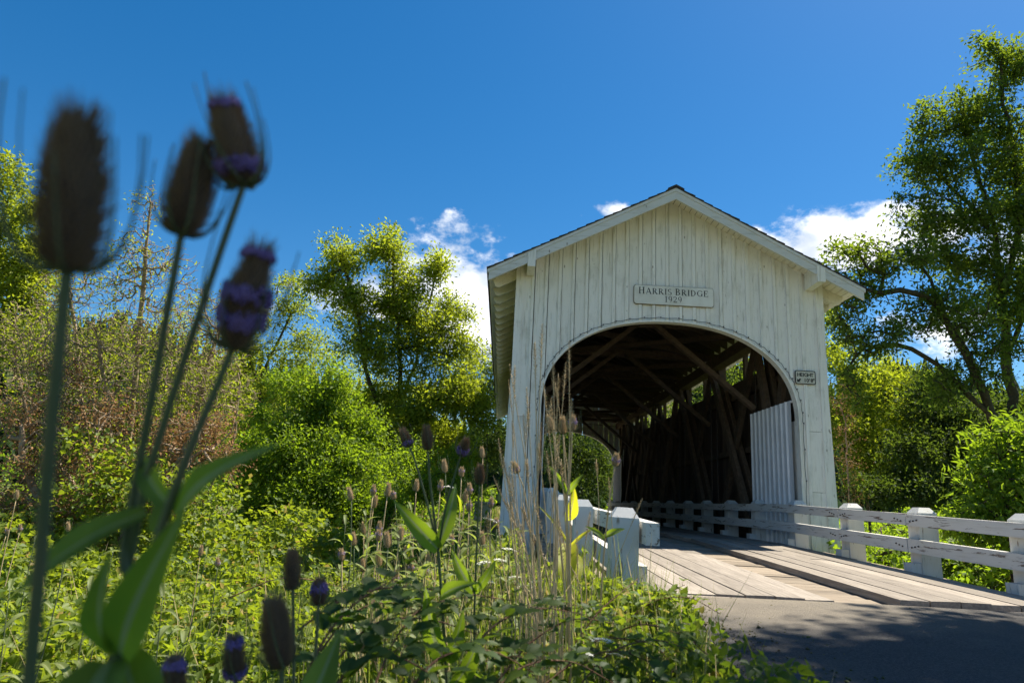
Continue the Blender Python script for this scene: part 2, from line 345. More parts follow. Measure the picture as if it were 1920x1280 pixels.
# ------------------------------------------------------------------ covered bridge
LEN = 21.45; WO = 3.02; WI = 2.48
bridge = thing('covered_bridge', 'weathered white covered bridge with board and batten portal and arched opening', 'bridge')
def sub(name, loc=(0, 0, 0), parent=bridge):
    o = bpy.data.objects.new(name, None); o.empty_display_size = .1; COL.objects.link(o); o.parent = parent; o.location = loc; return o
def part(mb, name, mats, parent=bridge, smooth=False): return mb.build(name, mats, parent, smooth)
PEAK = 6.71; SL = .522; HS = 3.61; OH = .55
def zroof(x): return PEAK-SL*abs(x)
def arch(x):
    q = 1-(abs(x)/WI)**2.2; return 2.3+1.81*max(q, 0)**(1/2.2)
def portal(y, sgn, label=None):
    # boards and battens in the plane y, outer face towards sgn
    root = sub('portal', (0, 0, 0))
    zb = -.62
    def profile(x0, x1, z_bot, inset=0.0):
        if x1 <= -WI or x0 >= WI: lo = [(x0, z_bot), (x1, z_bot)]
        else:
            xa, xb = max(x0, -WI), min(x1, WI)
            lo = []
            if x0 < -WI: lo += [(x0, z_bot), (-WI, z_bot)]
            xs_ = np.linspace(xa, xb, 7)
            lo += [(x, arch(x)) for x in xs_]
            if x1 > WI: lo += [(WI, z_bot), (x1, z_bot)]
        up = [(x1, zroof(x1)-.062)]+([(0, zroof(0)-.062)] if x0 < 0 < x1 else [])+[(x0, zroof(x0)-.062)]
        return lo+up
    r = random.Random(5)
    edges = [-WO]+[round(-.045+.267*k, 4) for k in range(-11, 12)]+[WO]
    for x0, x1 in zip(edges[:-1], edges[1:]):
        if x0 > -WO: x0 += .044
        if x1 < WO: x1 += .028
        g = .0005; dep = r.uniform(-.003, .004)
        y0, y1 = (y+dep, y+.03) if sgn < 0 else (y-.03, y-dep)
        mb = MB(); poly = profile(x0+g, x1-g, zb)
        if x0 >= WI-.001 or x1 <= -WI+.001:         # leg boards are patched: split across
            for za, zc in ((zb, .955), (.962, 2.085), (2.092, None)):
                top = poly[2:] if zc is None else [(x1-g, zc), (x0+g, zc)]
                mm = MB(); mm.prism([(x0+g, za), (x1-g, za)]+top, y0-(0.004 if zc == .955 else 0), y1); part(mm, 'siding_board', MAT['white_vertical'], root)
            continue
        mb.prism(poly, y0, y1); part(mb, 'siding_board', MAT['white_vertical'], root)
    for k, xe in enumerate(edges[1:-1]):
        w = .062*r.uniform(.9, 1.1); xa, xb = xe-w/2+r.uniform(-.006, .006), xe+w/2
        if (abs(xe) > WI-.02 and abs(xe) < WI+.03) or abs(xe) > 2.86: continue
        mb = MB(); y0, y1 = (y-.032, y-.004) if sgn < 0 else (y+.004, y+.032)
        mb.prism(profile(xa, xb, zb), y0, y1); part(mb, 'batten', MAT['white_vertical'], root)
    for s in (-1, 1):                                # corner boards on the outside of both legs
        xa = s*(WO-.11); xb = s*(WO+.035); mb = MB()
        y0, y1 = (y-.040, y+.10) if sgn < 0 else (y-.10, y+.040)
        mb.prism([(xa, zb), (xb, zb), (xb, zroof(xb)-.064), (xa, zroof(xa)-.064)], y0, y1); part(mb, 'corner_board', MAT['white_vertical'], root)
        mb = MB(); xc, xd = s*(WO+.037), s*(WO+.10)      # flared skirt board low on the leg
        mb.prism([(xc, zb), (s*(WO+.13), zb), (s*(WO+.045), 2.9), (xc, 2.9)], min(y, y-sgn*.2)-.01, max(y, y-sgn*.2)); part(mb, 'skirt_board', MAT['white_vertical'], root)
        mb = MB()                                     # inside of the leg
        mb.box(min(s*WI, s*(WI+.03)), max(s*WI, s*(WI+.03)), min(y-sgn*.032, y-sgn*.45), max(y-sgn*.032, y-sgn*.45), zb, 2.3); part(mb, 'leg_lining', MAT['white_vertical'], root)
    # trim bent round the arch, broken into short lengths as nailed
    path = [(WI, z) for z in np.linspace(zb, 2.2, 8)]
    ph = np.linspace(0, math.pi, 41)
    path += [(WI*np.sign(math.cos(t))*abs(math.cos(t))**(2/2.2), 2.3+1.81*abs(math.sin(t))**(2/2.2)) for t in ph]
    path += [(-WI, z) for z in np.linspace(2.2, zb, 8)]
    path = np.array(path); tg = np.gradient(path, axis=0); tg /= np.linalg.norm(tg, axis=1)[:, None]+1e-9
    nrm = np.stack([tg[:, 1], -tg[:, 0]], 1)
    n_in = -nrm if (nrm[20]@(path[20]-np.array([0, 2.3]))) > 0 else nrm
    for a in range(0, len(path)-1, 7):
        b = min(a+7, len(path)-1); mb = MB(); P = path[a:b+1]; Q = P+n_in[a:b+1]*.022
        Po = P-n_in[a:b+1]*.012
        y0, y1 = (y-.036, y+.14) if sgn < 0 else (y-.14, y+.036)
        for i in range(len(P)-1):
            for (A, B, C, D, ya, yb) in ((Po[i], Po[i+1], Q[i+1], Q[i], y0, y0+.034) if sgn < 0 else (Po[i], Po[i+1], Q[i+1], Q[i], y1-.034, y1), (P[i], P[i+1], Q[i+1], Q[i], y0+.036 if sgn < 0 else y0, y1 if sgn < 0 else y1-.036)):
                mb.prism([tuple(A), tuple(B), tuple(C), tuple(D)], ya, yb)
        part(mb, 'arch_trim', MAT['white_vertical'], root)
    return root, path, n_in
near_portal, apath, an_in = portal(0.0, -1); far_portal, _, _ = portal(LEN, 1)

# roof: rafters, sheathing boards, shingle courses, rake boards
roof = sub('roof'); Y0, Y1 = -OH, LEN+OH
sx, cz_ = 1/math.hypot(1, SL), SL/math.hypot(1, SL)    # slope direction (x, -z)
def slope_pt(s, d, off): return (s*(d*sx - off*0 + off*cz_), PEAK-d*cz_+off*sx)   # d along slope, off normal outwards
SLEN = HS/sx
nb = 33
for s in (-1, 1):
    for k in range(nb):
        d0, d1 = SLEN*k/nb+.005, SLEN*(k+1)/nb-.005
        p = [slope_pt(s, d0, -.055), slope_pt(s, d1, -.055), slope_pt(s, d1, -.030), slope_pt(s, d0, -.030)]
        mb = MB(); mb.prism([tuple(q) for q in p], Y0+.03, Y1-.03); part(mb, 'sheathing_board', MAT['roof_timber'], roof)
    nc = 21
    for k in range(nc):
        d0, d1 = (SLEN+.025)*k/nc, (SLEN+.025)*(k+1)/nc+(.03 if k < nc-1 else 0)
        p = [slope_pt(s, d0, -.026), slope_pt(s, d1, -.012), slope_pt(s, d1, .008), slope_pt(s, d0, -.012)]
        mb = MB(); mb.prism([tuple(q) for q in p], Y0-.05-.03*random.random(), Y1+.05); part(mb, 'shingle_course', MAT['shingle'], roof)
cap = MB(); cap.prism([(-.16, PEAK-.075), (0, PEAK+.005), (.16, PEAK-.075), (.16, PEAK-.045), (0, PEAK+.04), (-.16, PEAK-.045)], Y0-.06, Y1+.06); part(cap, 'ridge_cap', MAT['shingle'], roof)
ny = int((LEN+.2)/.60)
for k in range(ny+1):
    y = .12+k*(LEN-.24)/ny
    for s in (-1, 1):
        p = [slope_pt(s, .03, -.058), slope_pt(s, SLEN-.07, -.058), slope_pt(s, SLEN-.065, -.20), slope_pt(s, SLEN-.11, -.245), slope_pt(s, .03, -.245)]
        mb = MB(); mb.prism([tuple(q) for q in p], y-.025, y+.025); part(mb, 'rafter', MAT['roof_timber'], roof)
for yy, sg in ((Y0, -1), (Y1, 1)):
    for s in (-1, 1):
        y0, y1 = (yy-.03, yy+.02) if sg < 0 else (yy-.02, yy+.03)
        for a, b, e in ((-.027, -.085, .012), (-.088, -.232, 0.0)):    # shadow board over the rake board
            p = [slope_pt(s, -.0, a), slope_pt(s, SLEN+.02, a), slope_pt(s, SLEN+.02+(.0), b), slope_pt(s, 0, b)]
            p[0] = (s*.0008, PEAK+a/sx); p[3] = (s*.0008, PEAK+b/sx)
            p[2] = (p[1][0], p[1][1]+(b-a)/sx)
            mb = MB(); mb.prism([tuple(q) for q in p], y0-e, y1); part(mb, 'rake_board', MAT['white_rake'], roof)
        xc = s*2.78; zt = zroof(abs(xc)-.0)-.10; mb = MB()               # outlooker beam carrying the overhang
        pl = [(xc-.075, zt-.27), (xc+.075, zt-.27), (xc+.075, zroof(xc+.075)-.065), (xc-.075, zroof(xc-.075)-.065)]
        mb.prism(pl, yy-.055 if sg < 0 else LEN+.025, -.025 if sg < 0 else yy+.055); part(mb, 'outlooker', MAT['white_vertical'], roof)

# side walls: vertical boards, bare inside; an open ribbon is left under the eaves
for s in (-1, 1):
    wall = sub('side_wall'); n = 84; r = random.Random(11+s)
    for k in range(n):
        y0 = .14+k*(LEN-.28)/n; y1 = y0+(LEN-.28)/n-r.uniform(.002, .009); t = r.uniform(0, .006)
        x0, x1 = sorted((s*(2.905+t), s*(2.932+t)))
        mis = [1, 1, 1, 0 if s > 0 else 1, 1, 1 if s > 0 else 0]
        mb = MB(); mb.box(x0, x1, y0, y1, -1.0+r.uniform(-.02, .02), (4.60 if (y0 < 2.3 or y1 > LEN-2.3) else 3.84)+r.uniform(-.012, .012), 0, mis)
        part(mb, 'wall_board', [MAT['white_vertical'], MAT['inner_board']], wall)
    for z in (.45, 1.95, 3.36):
        mb = MB(); mb.box(*sorted((s*2.80, s*2.903)), .15, LEN-.15, z, z+.14); part(mb, 'girt', MAT['timber'], wall)
    mb = MB(); mb.box(*sorted((s*2.84, s*2.945)), .05, LEN-.05, 4.62, 4.86); part(mb, 'wall_plate', MAT['timber'], wall)
    for k in range(13):
        y = .35+k*(LEN-.7)/12; mb = MB(); mb.box(*sorted((s*2.80, s*2.90)), y-.06, y+.06, 3.502, 4.618); part(mb, 'stud', MAT['timber'], wall)

# trusses
PY = [.45]+[2.3+3.37*i for i in range(6)]+[LEN-.45]
for s in (-1, 1):
    tr = sub('truss'); X = s*2.60
    mb = MB(); mb.box(X-.15, X+.15, .12, LEN-.12, 4.32, 4.60); part(mb, 'top_chord', MAT['timber'], tr)
    mb = MB(); mb.box(X-.15, X+.15, .12, LEN-.12, -.62, -.20); part(mb, 'bottom_chord', MAT['timber'], tr)
    for i in range(len(PY)-1):
        a, b = PY[i], PY[i+1]; up = (i < 3)            # main pairs lean to the middle, one counter crosses between
        lo, hi = (a+.16, b-.16) if up else (b-.16, a+.16)
        if b-a < 2.4: pass
        for off in (-.105, .105):
            mb = MB(); mb.beam((X+off, lo, -.18), (X+off, hi, 4.31), .10, .24, (0, -1 if up else 1, .3)); part(mb, 'diagonal', MAT['timber'], tr)
        mb = MB(); mb.beam((X, hi, -.18), (X, lo, 4.31), .09, .20, (0, 1 if up else -1, .3)); part(mb, 'counter_brace', MAT['timber'], tr)
    for y in PY[1:-1]:
        for off in (-.08, .08):
            mb = MB(); mb.tube([(X+off, y, -.7), (X+off, y, 4.75)], .016, 6); part(mb, 'tie_rod', MAT['iron'], tr)
        mb = MB(); mb.box(X-.14, X+.14, y-.17, y+.17, -.198, -.05); part(mb, 'angle_block', MAT['timber'], tr)
bracing = sub('overhead_bracing')
for i, y in enumerate(PY):
    if 0 < i < len(PY)-1:
        mb = MB(); mb.box(-2.74, 2.74, y-.09, y+.09, 4.605, 4.80); part(mb, 'tie_beam', MAT['timber'], bracing)
        for s in (-1, 1):
            mb = MB(); mb.beam((s*2.43, y-.11, 2.80), (s*.10, y-.11, 4.70), .10, .17, (0, 1, 0)); part(mb, 'sway_brace', MAT['timber'], bracing)
    if i < len(PY)-1:
        b = PY[i+1]
        mb = MB(); mb.beam((-2.4, y+.1, 4.68), (2.4, b-.1, 4.68), .14, .12); part(mb, 'lateral_brace', MAT['timber'], bracing)
        mb = MB(); mb.beam((2.4, y+.1, 4.55), (-2.4, b-.1, 4.55), .14, .11); part(mb, 'lateral_brace', MAT['timber'], bracing)
        mb = MB(); mb.tube([(-2.4, y+.3, 4.44), (2.4, b-.3, 4.40)], .012, 5); part(mb, 'bracing_rod', MAT['iron'], bracing)

# white ribbed metal sheets lining the side walls at both ends
for s in (-1, 1):
    for ya, yb in ((.16, 2.28), (LEN-2.28, LEN-.16)):
        mb = MB(); x1 = s*2.395; nr = 9; w = (yb-ya)/nr
        prof = []
        for k in range(nr):
            y = ya+k*w; prof += [(y, 0), (y+w*.80, 0), (y+w*.86, .032), (y+w*.94, .032)]
        prof += [(yb, 0)]
        vs = []; fs = []
        for y, h in prof:
            for z in (-.06, 2.69): vs.append((x1-s*h, y, z))
        for i in range(len(prof)-1): a = 2*i; fs.append((a, a+2, a+3, a+1) if s < 0 else (a, a+1, a+3, a+2))
        mb.add(vs, fs)
        mb.box(*sorted((x1+s*.001, x1+s*.035)), ya, yb, 2.65, 2.692); part(mb, 'ribbed_panel', MAT['panel_metal'], bridge)

# deck: cross planks, then two plank runways with an open strip between them
deck = sub('deck'); r = random.Random(3)
npl = 112; ya = -6.70
shared = {}
for k in range(npl):
    y0 = ya+k*(LEN+6.70)/npl; y1 = y0+(LEN+6.70)/npl-.010; hw = 2.52+r.uniform(-.03, .03) if y0 < 0 else 2.40
    z0, z1 = zd(y0)-r.uniform(.05, .062), zd(y1)-r.uniform(.05, .062)
    mb = MB(); yc = (y0+y1)/2
    mb.hexa([(-hw, y0-yc, z0-.09), (hw, y0-yc, z0-.09), (hw, y1-yc, z1-.09), (-hw, y1-yc, z1-.09), (-hw, y0-yc, z0), (hw, y0-yc, z0), (hw, y1-yc, z1), (-hw, y1-yc, z1)])
    o = part(mb, 'deck_plank', MAT['deck_plank'], deck); o.location = (0, yc, 0)
def runway(x0, x1, nbo, top, warp):
    w = (x1-x0)/nbo
    for b in range(nbo):
        y = -6.66+(r.uniform(0, .03) if warp == 0 else r.uniform(.0, .05)); 
        while y < LEN-.02:
            L = r.uniform(3.2, 5.2); e = min(y+L, LEN)
            if y < 0 < e and e > .01: e = 0.0 if e < 2.5 else e
            if y < -.01 and e > 0: e = 0.0
            if LEN-e < .8: e = LEN
            t = top+r.uniform(-.006, .006); xa = x0+b*w+r.uniform(.003, .010); xb = x0+(b+1)*w-r.uniform(.003, .010); mb = MB(); ym = (y+e)/2
            tl = r.uniform(-.004, .004); g = .004
            mb.hexa([(xa, y-ym+g, zd(y)-.049), (xb, y-ym+g, zd(y)-.049), (xb, e-ym-g, zd(e)-.049), (xa, e-ym-g, zd(e)-.049), (xa, y-ym+g, zd(y)+t+tl), (xb, y-ym+g, zd(y)+t-tl), (xb, e-ym-g, zd(e)+t+tl), (xa, e-ym-g, zd(e)+t-tl)])
            o = part(mb, 'runway_plank', MAT['runner_plank'], deck); o.location = (0, ym, 0); y = e
runway(.38, 1.98, 6, .022, 0); runway(-1.98, -.18, 7, -.012, 1)
for xa, xb in ((-2.1, -.16), (.40, 2.35)):
    mb = MB(); mb.box(xa, xb, -6.80, -6.705, zd(-6.75)-.15, zd(-6.75)-.02); part(mb, 'edge_board', MAT['runner_plank'], deck)
for x in (-2.2, -1.1, 0, 1.1, 2.2):
    mb = MB(); mb.beam((x, -6.6, zd(-6.6)-.30), (x, -.05, -.30), .15, .28); part(mb, 'stringer', MAT['timber'], deck)
for k in range(12):
    y = .9+k*1.78; mb = MB(); mb.box(-2.7, 2.7, y-.12, y+.12, -.52, -.16); part(mb, 'floor_beam', MAT['timber'], deck)
mb = MB(); mb.box(-3.3, 3.3, -.35, 1.2, -3.6, -.66); part(mb, 'abutment', MAT['concrete'], bridge)
mb = MB(); mb.box(-3.3, 3.3, LEN-1.2, LEN+.5, -3.6, -.70); part(mb, 'abutment', MAT['concrete'], bridge)

# ------------------------------------------------------------------ guard rails
def post_mesh(w, h, below):
    c = w*.22; mb = MB(); a = w/2
    vs = []
    for z, q in ((-below, a), (h-.075, a), (h-.068, a), (h, a-c)): vs += [(-q, -q, z), (q, -q, z), (q, q, z), (-q, q, z)]
    fs = [(3, 2, 1, 0), (12, 13, 14, 15)]
    for k in range(3):
        for i in range(4): j = (i+1) % 4; fs.append((4*k+i, 4*k+j, 4*k+4+j, 4*k+4+i))
    mb.add(vs, fs); return mb.mesh('post', MAT['white_post'])
PM = post_mesh(.24, .82, .75); PL = post_mesh(.185, .82, .75)
bm_ = MB(); bm_.tube([(-.006, 0, 0), (.006, 0, 0)], .010, 7); BOLT = bm_.mesh('bolt', MAT['iron'])
fb = MB(); fb.box(-.06, .06, -.09, .09, 0, .17); FOOT = fb.mesh('foot_block', MAT['white_post'])
def fence(side, label, ys, segs, xp, xr, foot, pm, zd):
    f = thing('guard_rail', label, 'guard rail', (xp, ys[0], zd(ys[0]))); o0 = Vector(f.location); r = random.Random(side+9)
    for y in ys:
        o = link('post', pm, f, Vector((xp, y, zd(y)-.02))-o0, (r.uniform(-.02, .02), r.uniform(-.02, .02), r.uniform(-.03, .03)))
        if foot: link('foot_block', FOOT, f, Vector((xp-side*.182, y-.01, zd(y)-.055))-o0)
    for a, b in segs:
        a_ = a
        for z0, z1 in ((.57, .712), (.245, .41)):
            a = a_
            n = max(1, int((b-a)/.45)); mb = MB(); a = -7.90 if (side < 0 and a < -8 and z0 < .5) else a; j0 = r.uniform(-.006, .006); j1 = r.uniform(-.006, .006)
            pts = np.linspace(a+.006, b-.006, n+1); w = .044
            vs = []; fs = [(3, 2, 1, 0)]
            for i, y in enumerate(pts):
                zz = zd(y)+(j0 if i < n/2 else j1); dx = r.uniform(-.003, .003)
                vs += [tuple(Vector(q)-o0) for q in ((xr-w+dx, y, z0+zz), (xr+w+dx, y, z0+zz), (xr+w+dx, y, z1+zz), (xr-w+dx, y, z1+zz))]
            for i in range(n):
                q = 4*i
                fs += [(q, q+1, q+5, q+4), (q+1, q+2, q+6, q+5), (q+2, q+3, q+7, q+6), (q+3, q, q+4, q+7)]
            q = 4*n; fs.append((q, q+1, q+2, q+3)); fs = [tuple(t[::-1]) if side < 99 else t for t in fs]
            mb.add(vs, fs); mb.build('rail', MAT['white_rail'], f)
            for ye, sg in ((a, 1), (b, -1)):
                if side < 0 or ye > 9: continue
                for k in range(3):
                    y = ye+sg*(.10+.07*k); link('bolt', BOLT, f, Vector((xr-side*.053, y, zd(y)+(z0+z1)/2-.02+.012*((k*7) % 3)))-o0)
    return f
yr = [-7.55, -5.74, -3.97, -2.18, -.25, 1.67, 3.42, 5.3, 7.2, 9.2, 11.25, 13.3, 15.3, 17.3, 19.3, 21.0]
fence(1, 'white two rail wooden guard rail along the right side of the deck', yr,
      [(-7.8, -3.97), (-3.97, -2.18), (-2.18, 3.42), (3.42, 9.2), (9.2, 15.3), (15.3, 21.2)], 2.27, 2.095, True, PM, zd)
yl = [-8.05, -5.85, -3.55, -1.6, .6, 2.8, 5.0, 7.2, 9.4, 11.6, 13.8, 16, 18.2, 20.4]
fence(-1, 'white two rail wooden guard rail on the left, its square posts nearest the weeds', yl,
      [(-8.28, -3.55), (-3.55, 2.8), (2.8, 9.4), (9.4, 16), (16, 20.6)], -2.29, -2.125, False, PL, lambda y: zd(y)-.085*float(smooth(-1.5, -4, y)))

# ------------------------------------------------------------------ signs
def rrect(x0, x1, z0, z1, r, n=5):
    P = []
    for cx_, cz2, a in ((x1-r, z1-r, 0), (x0+r, z1-r, 90), (x0+r, z0+r, 180), (x1-r, z0+r, 270)):
        for i in range(n+1): t = math.radians(a+90*i/n); P.append((cx_+r*math.cos(t), cz2+r*math.sin(t)))
    return P
def strokes(mb, segs, ox, oz, h, y0, y1):
    # segs: ('l', x0,z0,x1,z1,width) or ('a', cx,cz,rx,rz,a0,a1,wmin,wmax); unit cap height
    for s in segs:
        if s[0] == 'l':
            _, a, b, c, d, w = s; p = Vector((a, b)); q = Vector((c, d)); t = (q-p).normalized(); nn = Vector((-t.y, t.x))*w/2
            poly = [p+nn, p-nn, q-nn, q+nn]; mb.prism([(ox+v.x*h, oz+v.y*h) for v in poly], y0, y1)
        else:
            _, cx_, cz2, rx, rz, a0, a1, w0, w1 = s; N = 14; prev = None
            for i in range(N+1):
                t = math.radians(a0+(a1-a0)*i/N); w = w0+(w1-w0)*abs(math.cos(t)); c, sn = math.cos(t), math.sin(t)
                cur = ((ox+(cx_+(rx+w/2)*c)*h, oz+(cz2+(rz+w0/2)*sn)*h), (ox+(cx_+(rx-w/2)*c)*h, oz+(cz2+(rz-w0/2)*sn)*h))
                if prev: mb.prism([prev[0], cur[0], cur[1], prev[1]], y0, y1)
                prev = cur
T, t_ = .15, .05
def stem(x): return [('l', x, 0, x, 1, T), ('l', x-.15, .02, x+.15, .02, .04), ('l', x-.15, .98, x+.15, .98, .04)]
GL = {'H': (stem(.17)+stem(.73)+[('l', .17, .52, .73, .52, t_)], .98), 'I': (stem(.17), .42),
      'A': ([('l', .12, .02, .44, 1, t_), ('l', .46, 1, .80, .02, T), ('l', .24, .34, .68, .34, t_), ('l', 0, .02, .24, .02, .04), ('l', .66, .02, .96, .02, .04)], 1.0),
      'R': (stem(.17)+[('a', .30, .74, .28, .235, -90, 90, t_, T), ('l', .17, .975, .32, .975, t_), ('l', .17, .505, .32, .505, t_), ('l', .38, .50, .76, .02, T), ('l', .66, .02, .92, .02, .04)], .94),
      'S': ([('a', .34, .74, .22, .235, 60, 265, t_, T*.9), ('a', .34, .26, .24, .235, 95, -120, t_, T*.9), ('l', .50, .80, .50, .98, .04), ('l', .12, .02, .12, .22, .04)], .72),
      'B': (stem(.17)+[('a', .32, .755, .24, .22, -90, 90, t_, T), ('a', .32, .27, .30, .245, -90, 90, t_, T), ('l', .17, .975, .34, .975, t_), ('l', .17, .525, .34, .525, t_), ('l', .17, .025, .34, .025, t_)], .84),
      'D': (stem(.17)+[('a', .28, .5, .46, .475, -90, 90, t_, T), ('l', .17, .975, .30, .975, t_), ('l', .17, .025, .30, .025, t_)], .96),
      'G': ([('a', .50, .5, .40, .475, 40, 320, t_, T), ('l', .80, .06, .80, .44, T), ('l', .66, .44, .94, .44, .04), ('l', .80, .72, .80, .94, .04)], 1.02),
      'E': (stem(.17)+[('l', .17, .975, .66, .975, t_), ('l', .17, .025, .70, .025, t_), ('l', .17, .51, .52, .51, t_), ('l', .66, .78, .66, .99, .045), ('l', .70, .01, .70, .24, .045), ('l', .52, .42, .52, .60, .04)], .84),
      '1': ([('l', .25, 0, .25, 1, T*.85), ('l', .10, .02, .42, .02, .04), ('l', .10, .86, .25, .98, t_)], .52),
      '9': ([('a', .32, .68, .22, .30, 0, 360, t_, T*.8), ('a', .20, .50, .35, .47, 10, -75, t_, T*.7)], .70),
      '2': ([('a', .32, .70, .22, .27, 165, -30, t_, T*.8), ('l', .53, .60, .10, .06, t_*1.4), ('l', .08, .05, .60, .05, T*.7), ('l', .60, .02, .60, .20, .04)], .72)}
def write(par, text, ox, oz, h, y0, y1, sp=.07, space=.45):
    x = ox
    for i, ch in enumerate(text):
        if ch == ' ': x += space*h; continue
        hh = h*1.12 if (i == 0 or text[i-1] == ' ') and ch.isalpha() else h
        g, w = GL[ch]
        if par: mb = MB(); strokes(mb, g, x, oz, hh, y0, y1); mb.build('letter', MAT['sign_black'], par)
        x += (w+sp)*hh
    return x
nsign = thing('name_sign', 'white name board with black serif lettering above the arched opening', 'sign', (.077, -.026, 4.62))
mb = MB(); mb.prism(rrect(-.785, .785, -.19, .19, .045), -.036, -.004); mb.build('board', MAT['sign_white'], nsign)
mb = MB(); mb.prism(rrect(-.795, .795, -.20, .20, .05), -.022, -.0045); mb.build('board_edge', MAT['stem_brown'], nsign)
wln = write(None, 'HARRIS BRIDGE', 0, 0, .122, 0, 1); k1 = 1.40/wln
write(nsign, 'HARRIS BRIDGE', -.70, .015, .122*k1, -.0395, -.0365)
wl2 = write(None, '1929', 0, 0, .122, 0, 1); write(nsign, '1929', -wl2/2-.005, -.135, .122, -.0395, -.0365)
hsign = thing('height_sign', 'small black bordered clearance sign on the right leg of the portal', 'sign', (2.62, -.036, 3.12))
mb = MB(); mb.prism(rrect(-.20, .20, -.135, .135, .035), -.010, 0); mb.build('border', MAT['sign_black'], hsign)
mb = MB(); mb.prism(rrect(-.183, .183, -.118, .118, .025), -.0135, -.0105); mb.build('plate', MAT['sign_board'], hsign)
def text_part(body, size, x, z, y, parent, wscale=1.0):
    cu = bpy.data.curves.new('t', 'FONT'); cu.body = body; cu.size = size; cu.extrude = .001; cu.offset = .0022; cu.align_x = 'CENTER'
    o = bpy.data.objects.new('t', cu); COL.objects.link(o); dg = bpy.context.evaluated_depsgraph_get(); me = bpy.data.meshes.new_from_object(o.evaluated_get(dg))
    bpy.data.objects.remove(o); me.materials.clear(); me.materials.append(MAT['sign_black'])
    q = link('letter', me, parent, (x, y, z), (math.pi/2, 0, 0)); q.scale = (wscale, 1, 1); return q
for ch, x in zip('HEIGHT', (-.128, -.075, -.036, .012, .072, .128)): text_part(ch, .098, x, .018, -.0155, hsign)
for ch, x in zip("10'8\"", (-.012, .040, .075, .120, .158)): text_part(ch, .098, x, -.090, -.0155, hsign)
mb = MB(); mb.prism([(-.165, -.095), (-.100, -.095), (-.118, -.075), (-.085, -.042), (-.107, -.020), (-.142, -.052), (-.165, -.032)], -.0165, -.0140); mb.build('arrow', MAT['sign_black'], hsign)
# wire pinned round the edge of the arch
wire = thing('string_wire', 'thin dark wire pinned around the edge of the arched opening', 'wire', (0, -.042, 4.1))
pts = []; clips = []
sel = np.where(apath[:, 1] > .3)[0]; acc = 0
P = apath[sel]-an_in[sel]*.045
fine = []
for i in range(len(P)-1):
    for q in np.linspace(0, 1, 8)[:-1]: fine.append(P[i]*(1-q)+P[i+1]*q)
for i, p in enumerate(fine):
    sag = .018*abs(math.sin(i*.33)); c = np.array([0, 2.0]); d = (p-c)/np.linalg.norm(p-c); q = p-d*sag+d*.02
    pts.append((q[0], 0, q[1]-4.1))
    if i % 10 == 0: clips.append((p[0]+d[0]*.02, 0, p[1]+d[1]*.02-4.1))
mb = MB(); mb.tube(pts, .0055, 5); mb.build('wire', MAT['cable'], wire, True)
cm = MB(); cm.box(-.009, .009, -.012, .008, -.013, .013); cme = cm.mesh('clip', MAT['cable'])
for c in clips: link('clip', cme, wire, c)

def pebbles():
    R = np.random.default_rng(55); n = 1500; x = np.where(R.random(n) < .5, R.uniform(-2.0, 2.2, n), -2.0+np.abs(R.normal(0, .35, n))); y = np.where(x > -1.2, -6.82-np.abs(R.normal(0, .35, n)), R.uniform(-11.5, -6.9, n)); x = np.where(x < -1.2, x+.05, x)
    z = -.186+.012*(y+6.8)-.03+.012; V = []; F = []; base = np.array([(1, 0, 0), (-.5, .87, 0), (-.5, -.87, 0), (.2, .1, .8), (0, 0, -.5)])
    for i in range(n):
        s = R.uniform(.003, .012)*(1 if R.random() < .93 else 2); o = len(V)*0+5*i; a = R.uniform(0, 6.28); c, q = math.cos(a), math.sin(a)
        B = base*R.uniform(.6, 1.2, (5, 3))*s; V.append(np.stack([B[:, 0]*c-B[:, 1]*q+x[i], B[:, 0]*q+B[:, 1]*c+y[i], B[:, 2]+z[i]+s*.3], 1)); F.append(np.array([(0, 1, 3), (1, 2, 3), (2, 0, 3), (1, 0, 4), (2, 1, 4), (0, 2, 4)])+o)
    tag(link('gravel', np_mesh('gravel', np.concatenate(V), np.concatenate(F), MAT['soil'])), 'loose grit scattered along the deck joint and road edge', 'gravel', None, 'stuff')
pebbles()
# ------------------------------------------------------------------ plants: generators
def frusta(p0, p1, r0, r1, n):
    d = p1-p0; L = np.linalg.norm(d, axis=1, keepdims=True)+1e-9; d = d/L
    ref = np.array([.31, .87, .38]); a = np.cross(d, ref); a /= np.linalg.norm(a, axis=1, keepdims=True)+1e-9; b = np.cross(d, a)
    t = np.arange(n)*2*np.pi/n; ring = a[:, None, :]*np.cos(t)[None, :, None]+b[:, None, :]*np.sin(t)[None, :, None]
    A = (p0-d*r0[:, None]*.25)[:, None, :]+ring*r0[:, None, None]; B = (p1+d*r1[:, None]*.25)[:, None, :]+ring*r1[:, None, None]
    V = np.concatenate([A, B], 1).reshape(-1, 3); M = len(p0); k = np.arange(n); k2 = (k+1) % n
    q = np.stack([k, k2, k2+n, k+n], 1); F = (np.arange(M)[:, None, None]*2*n+q[None]).reshape(-1, 4); return V, F
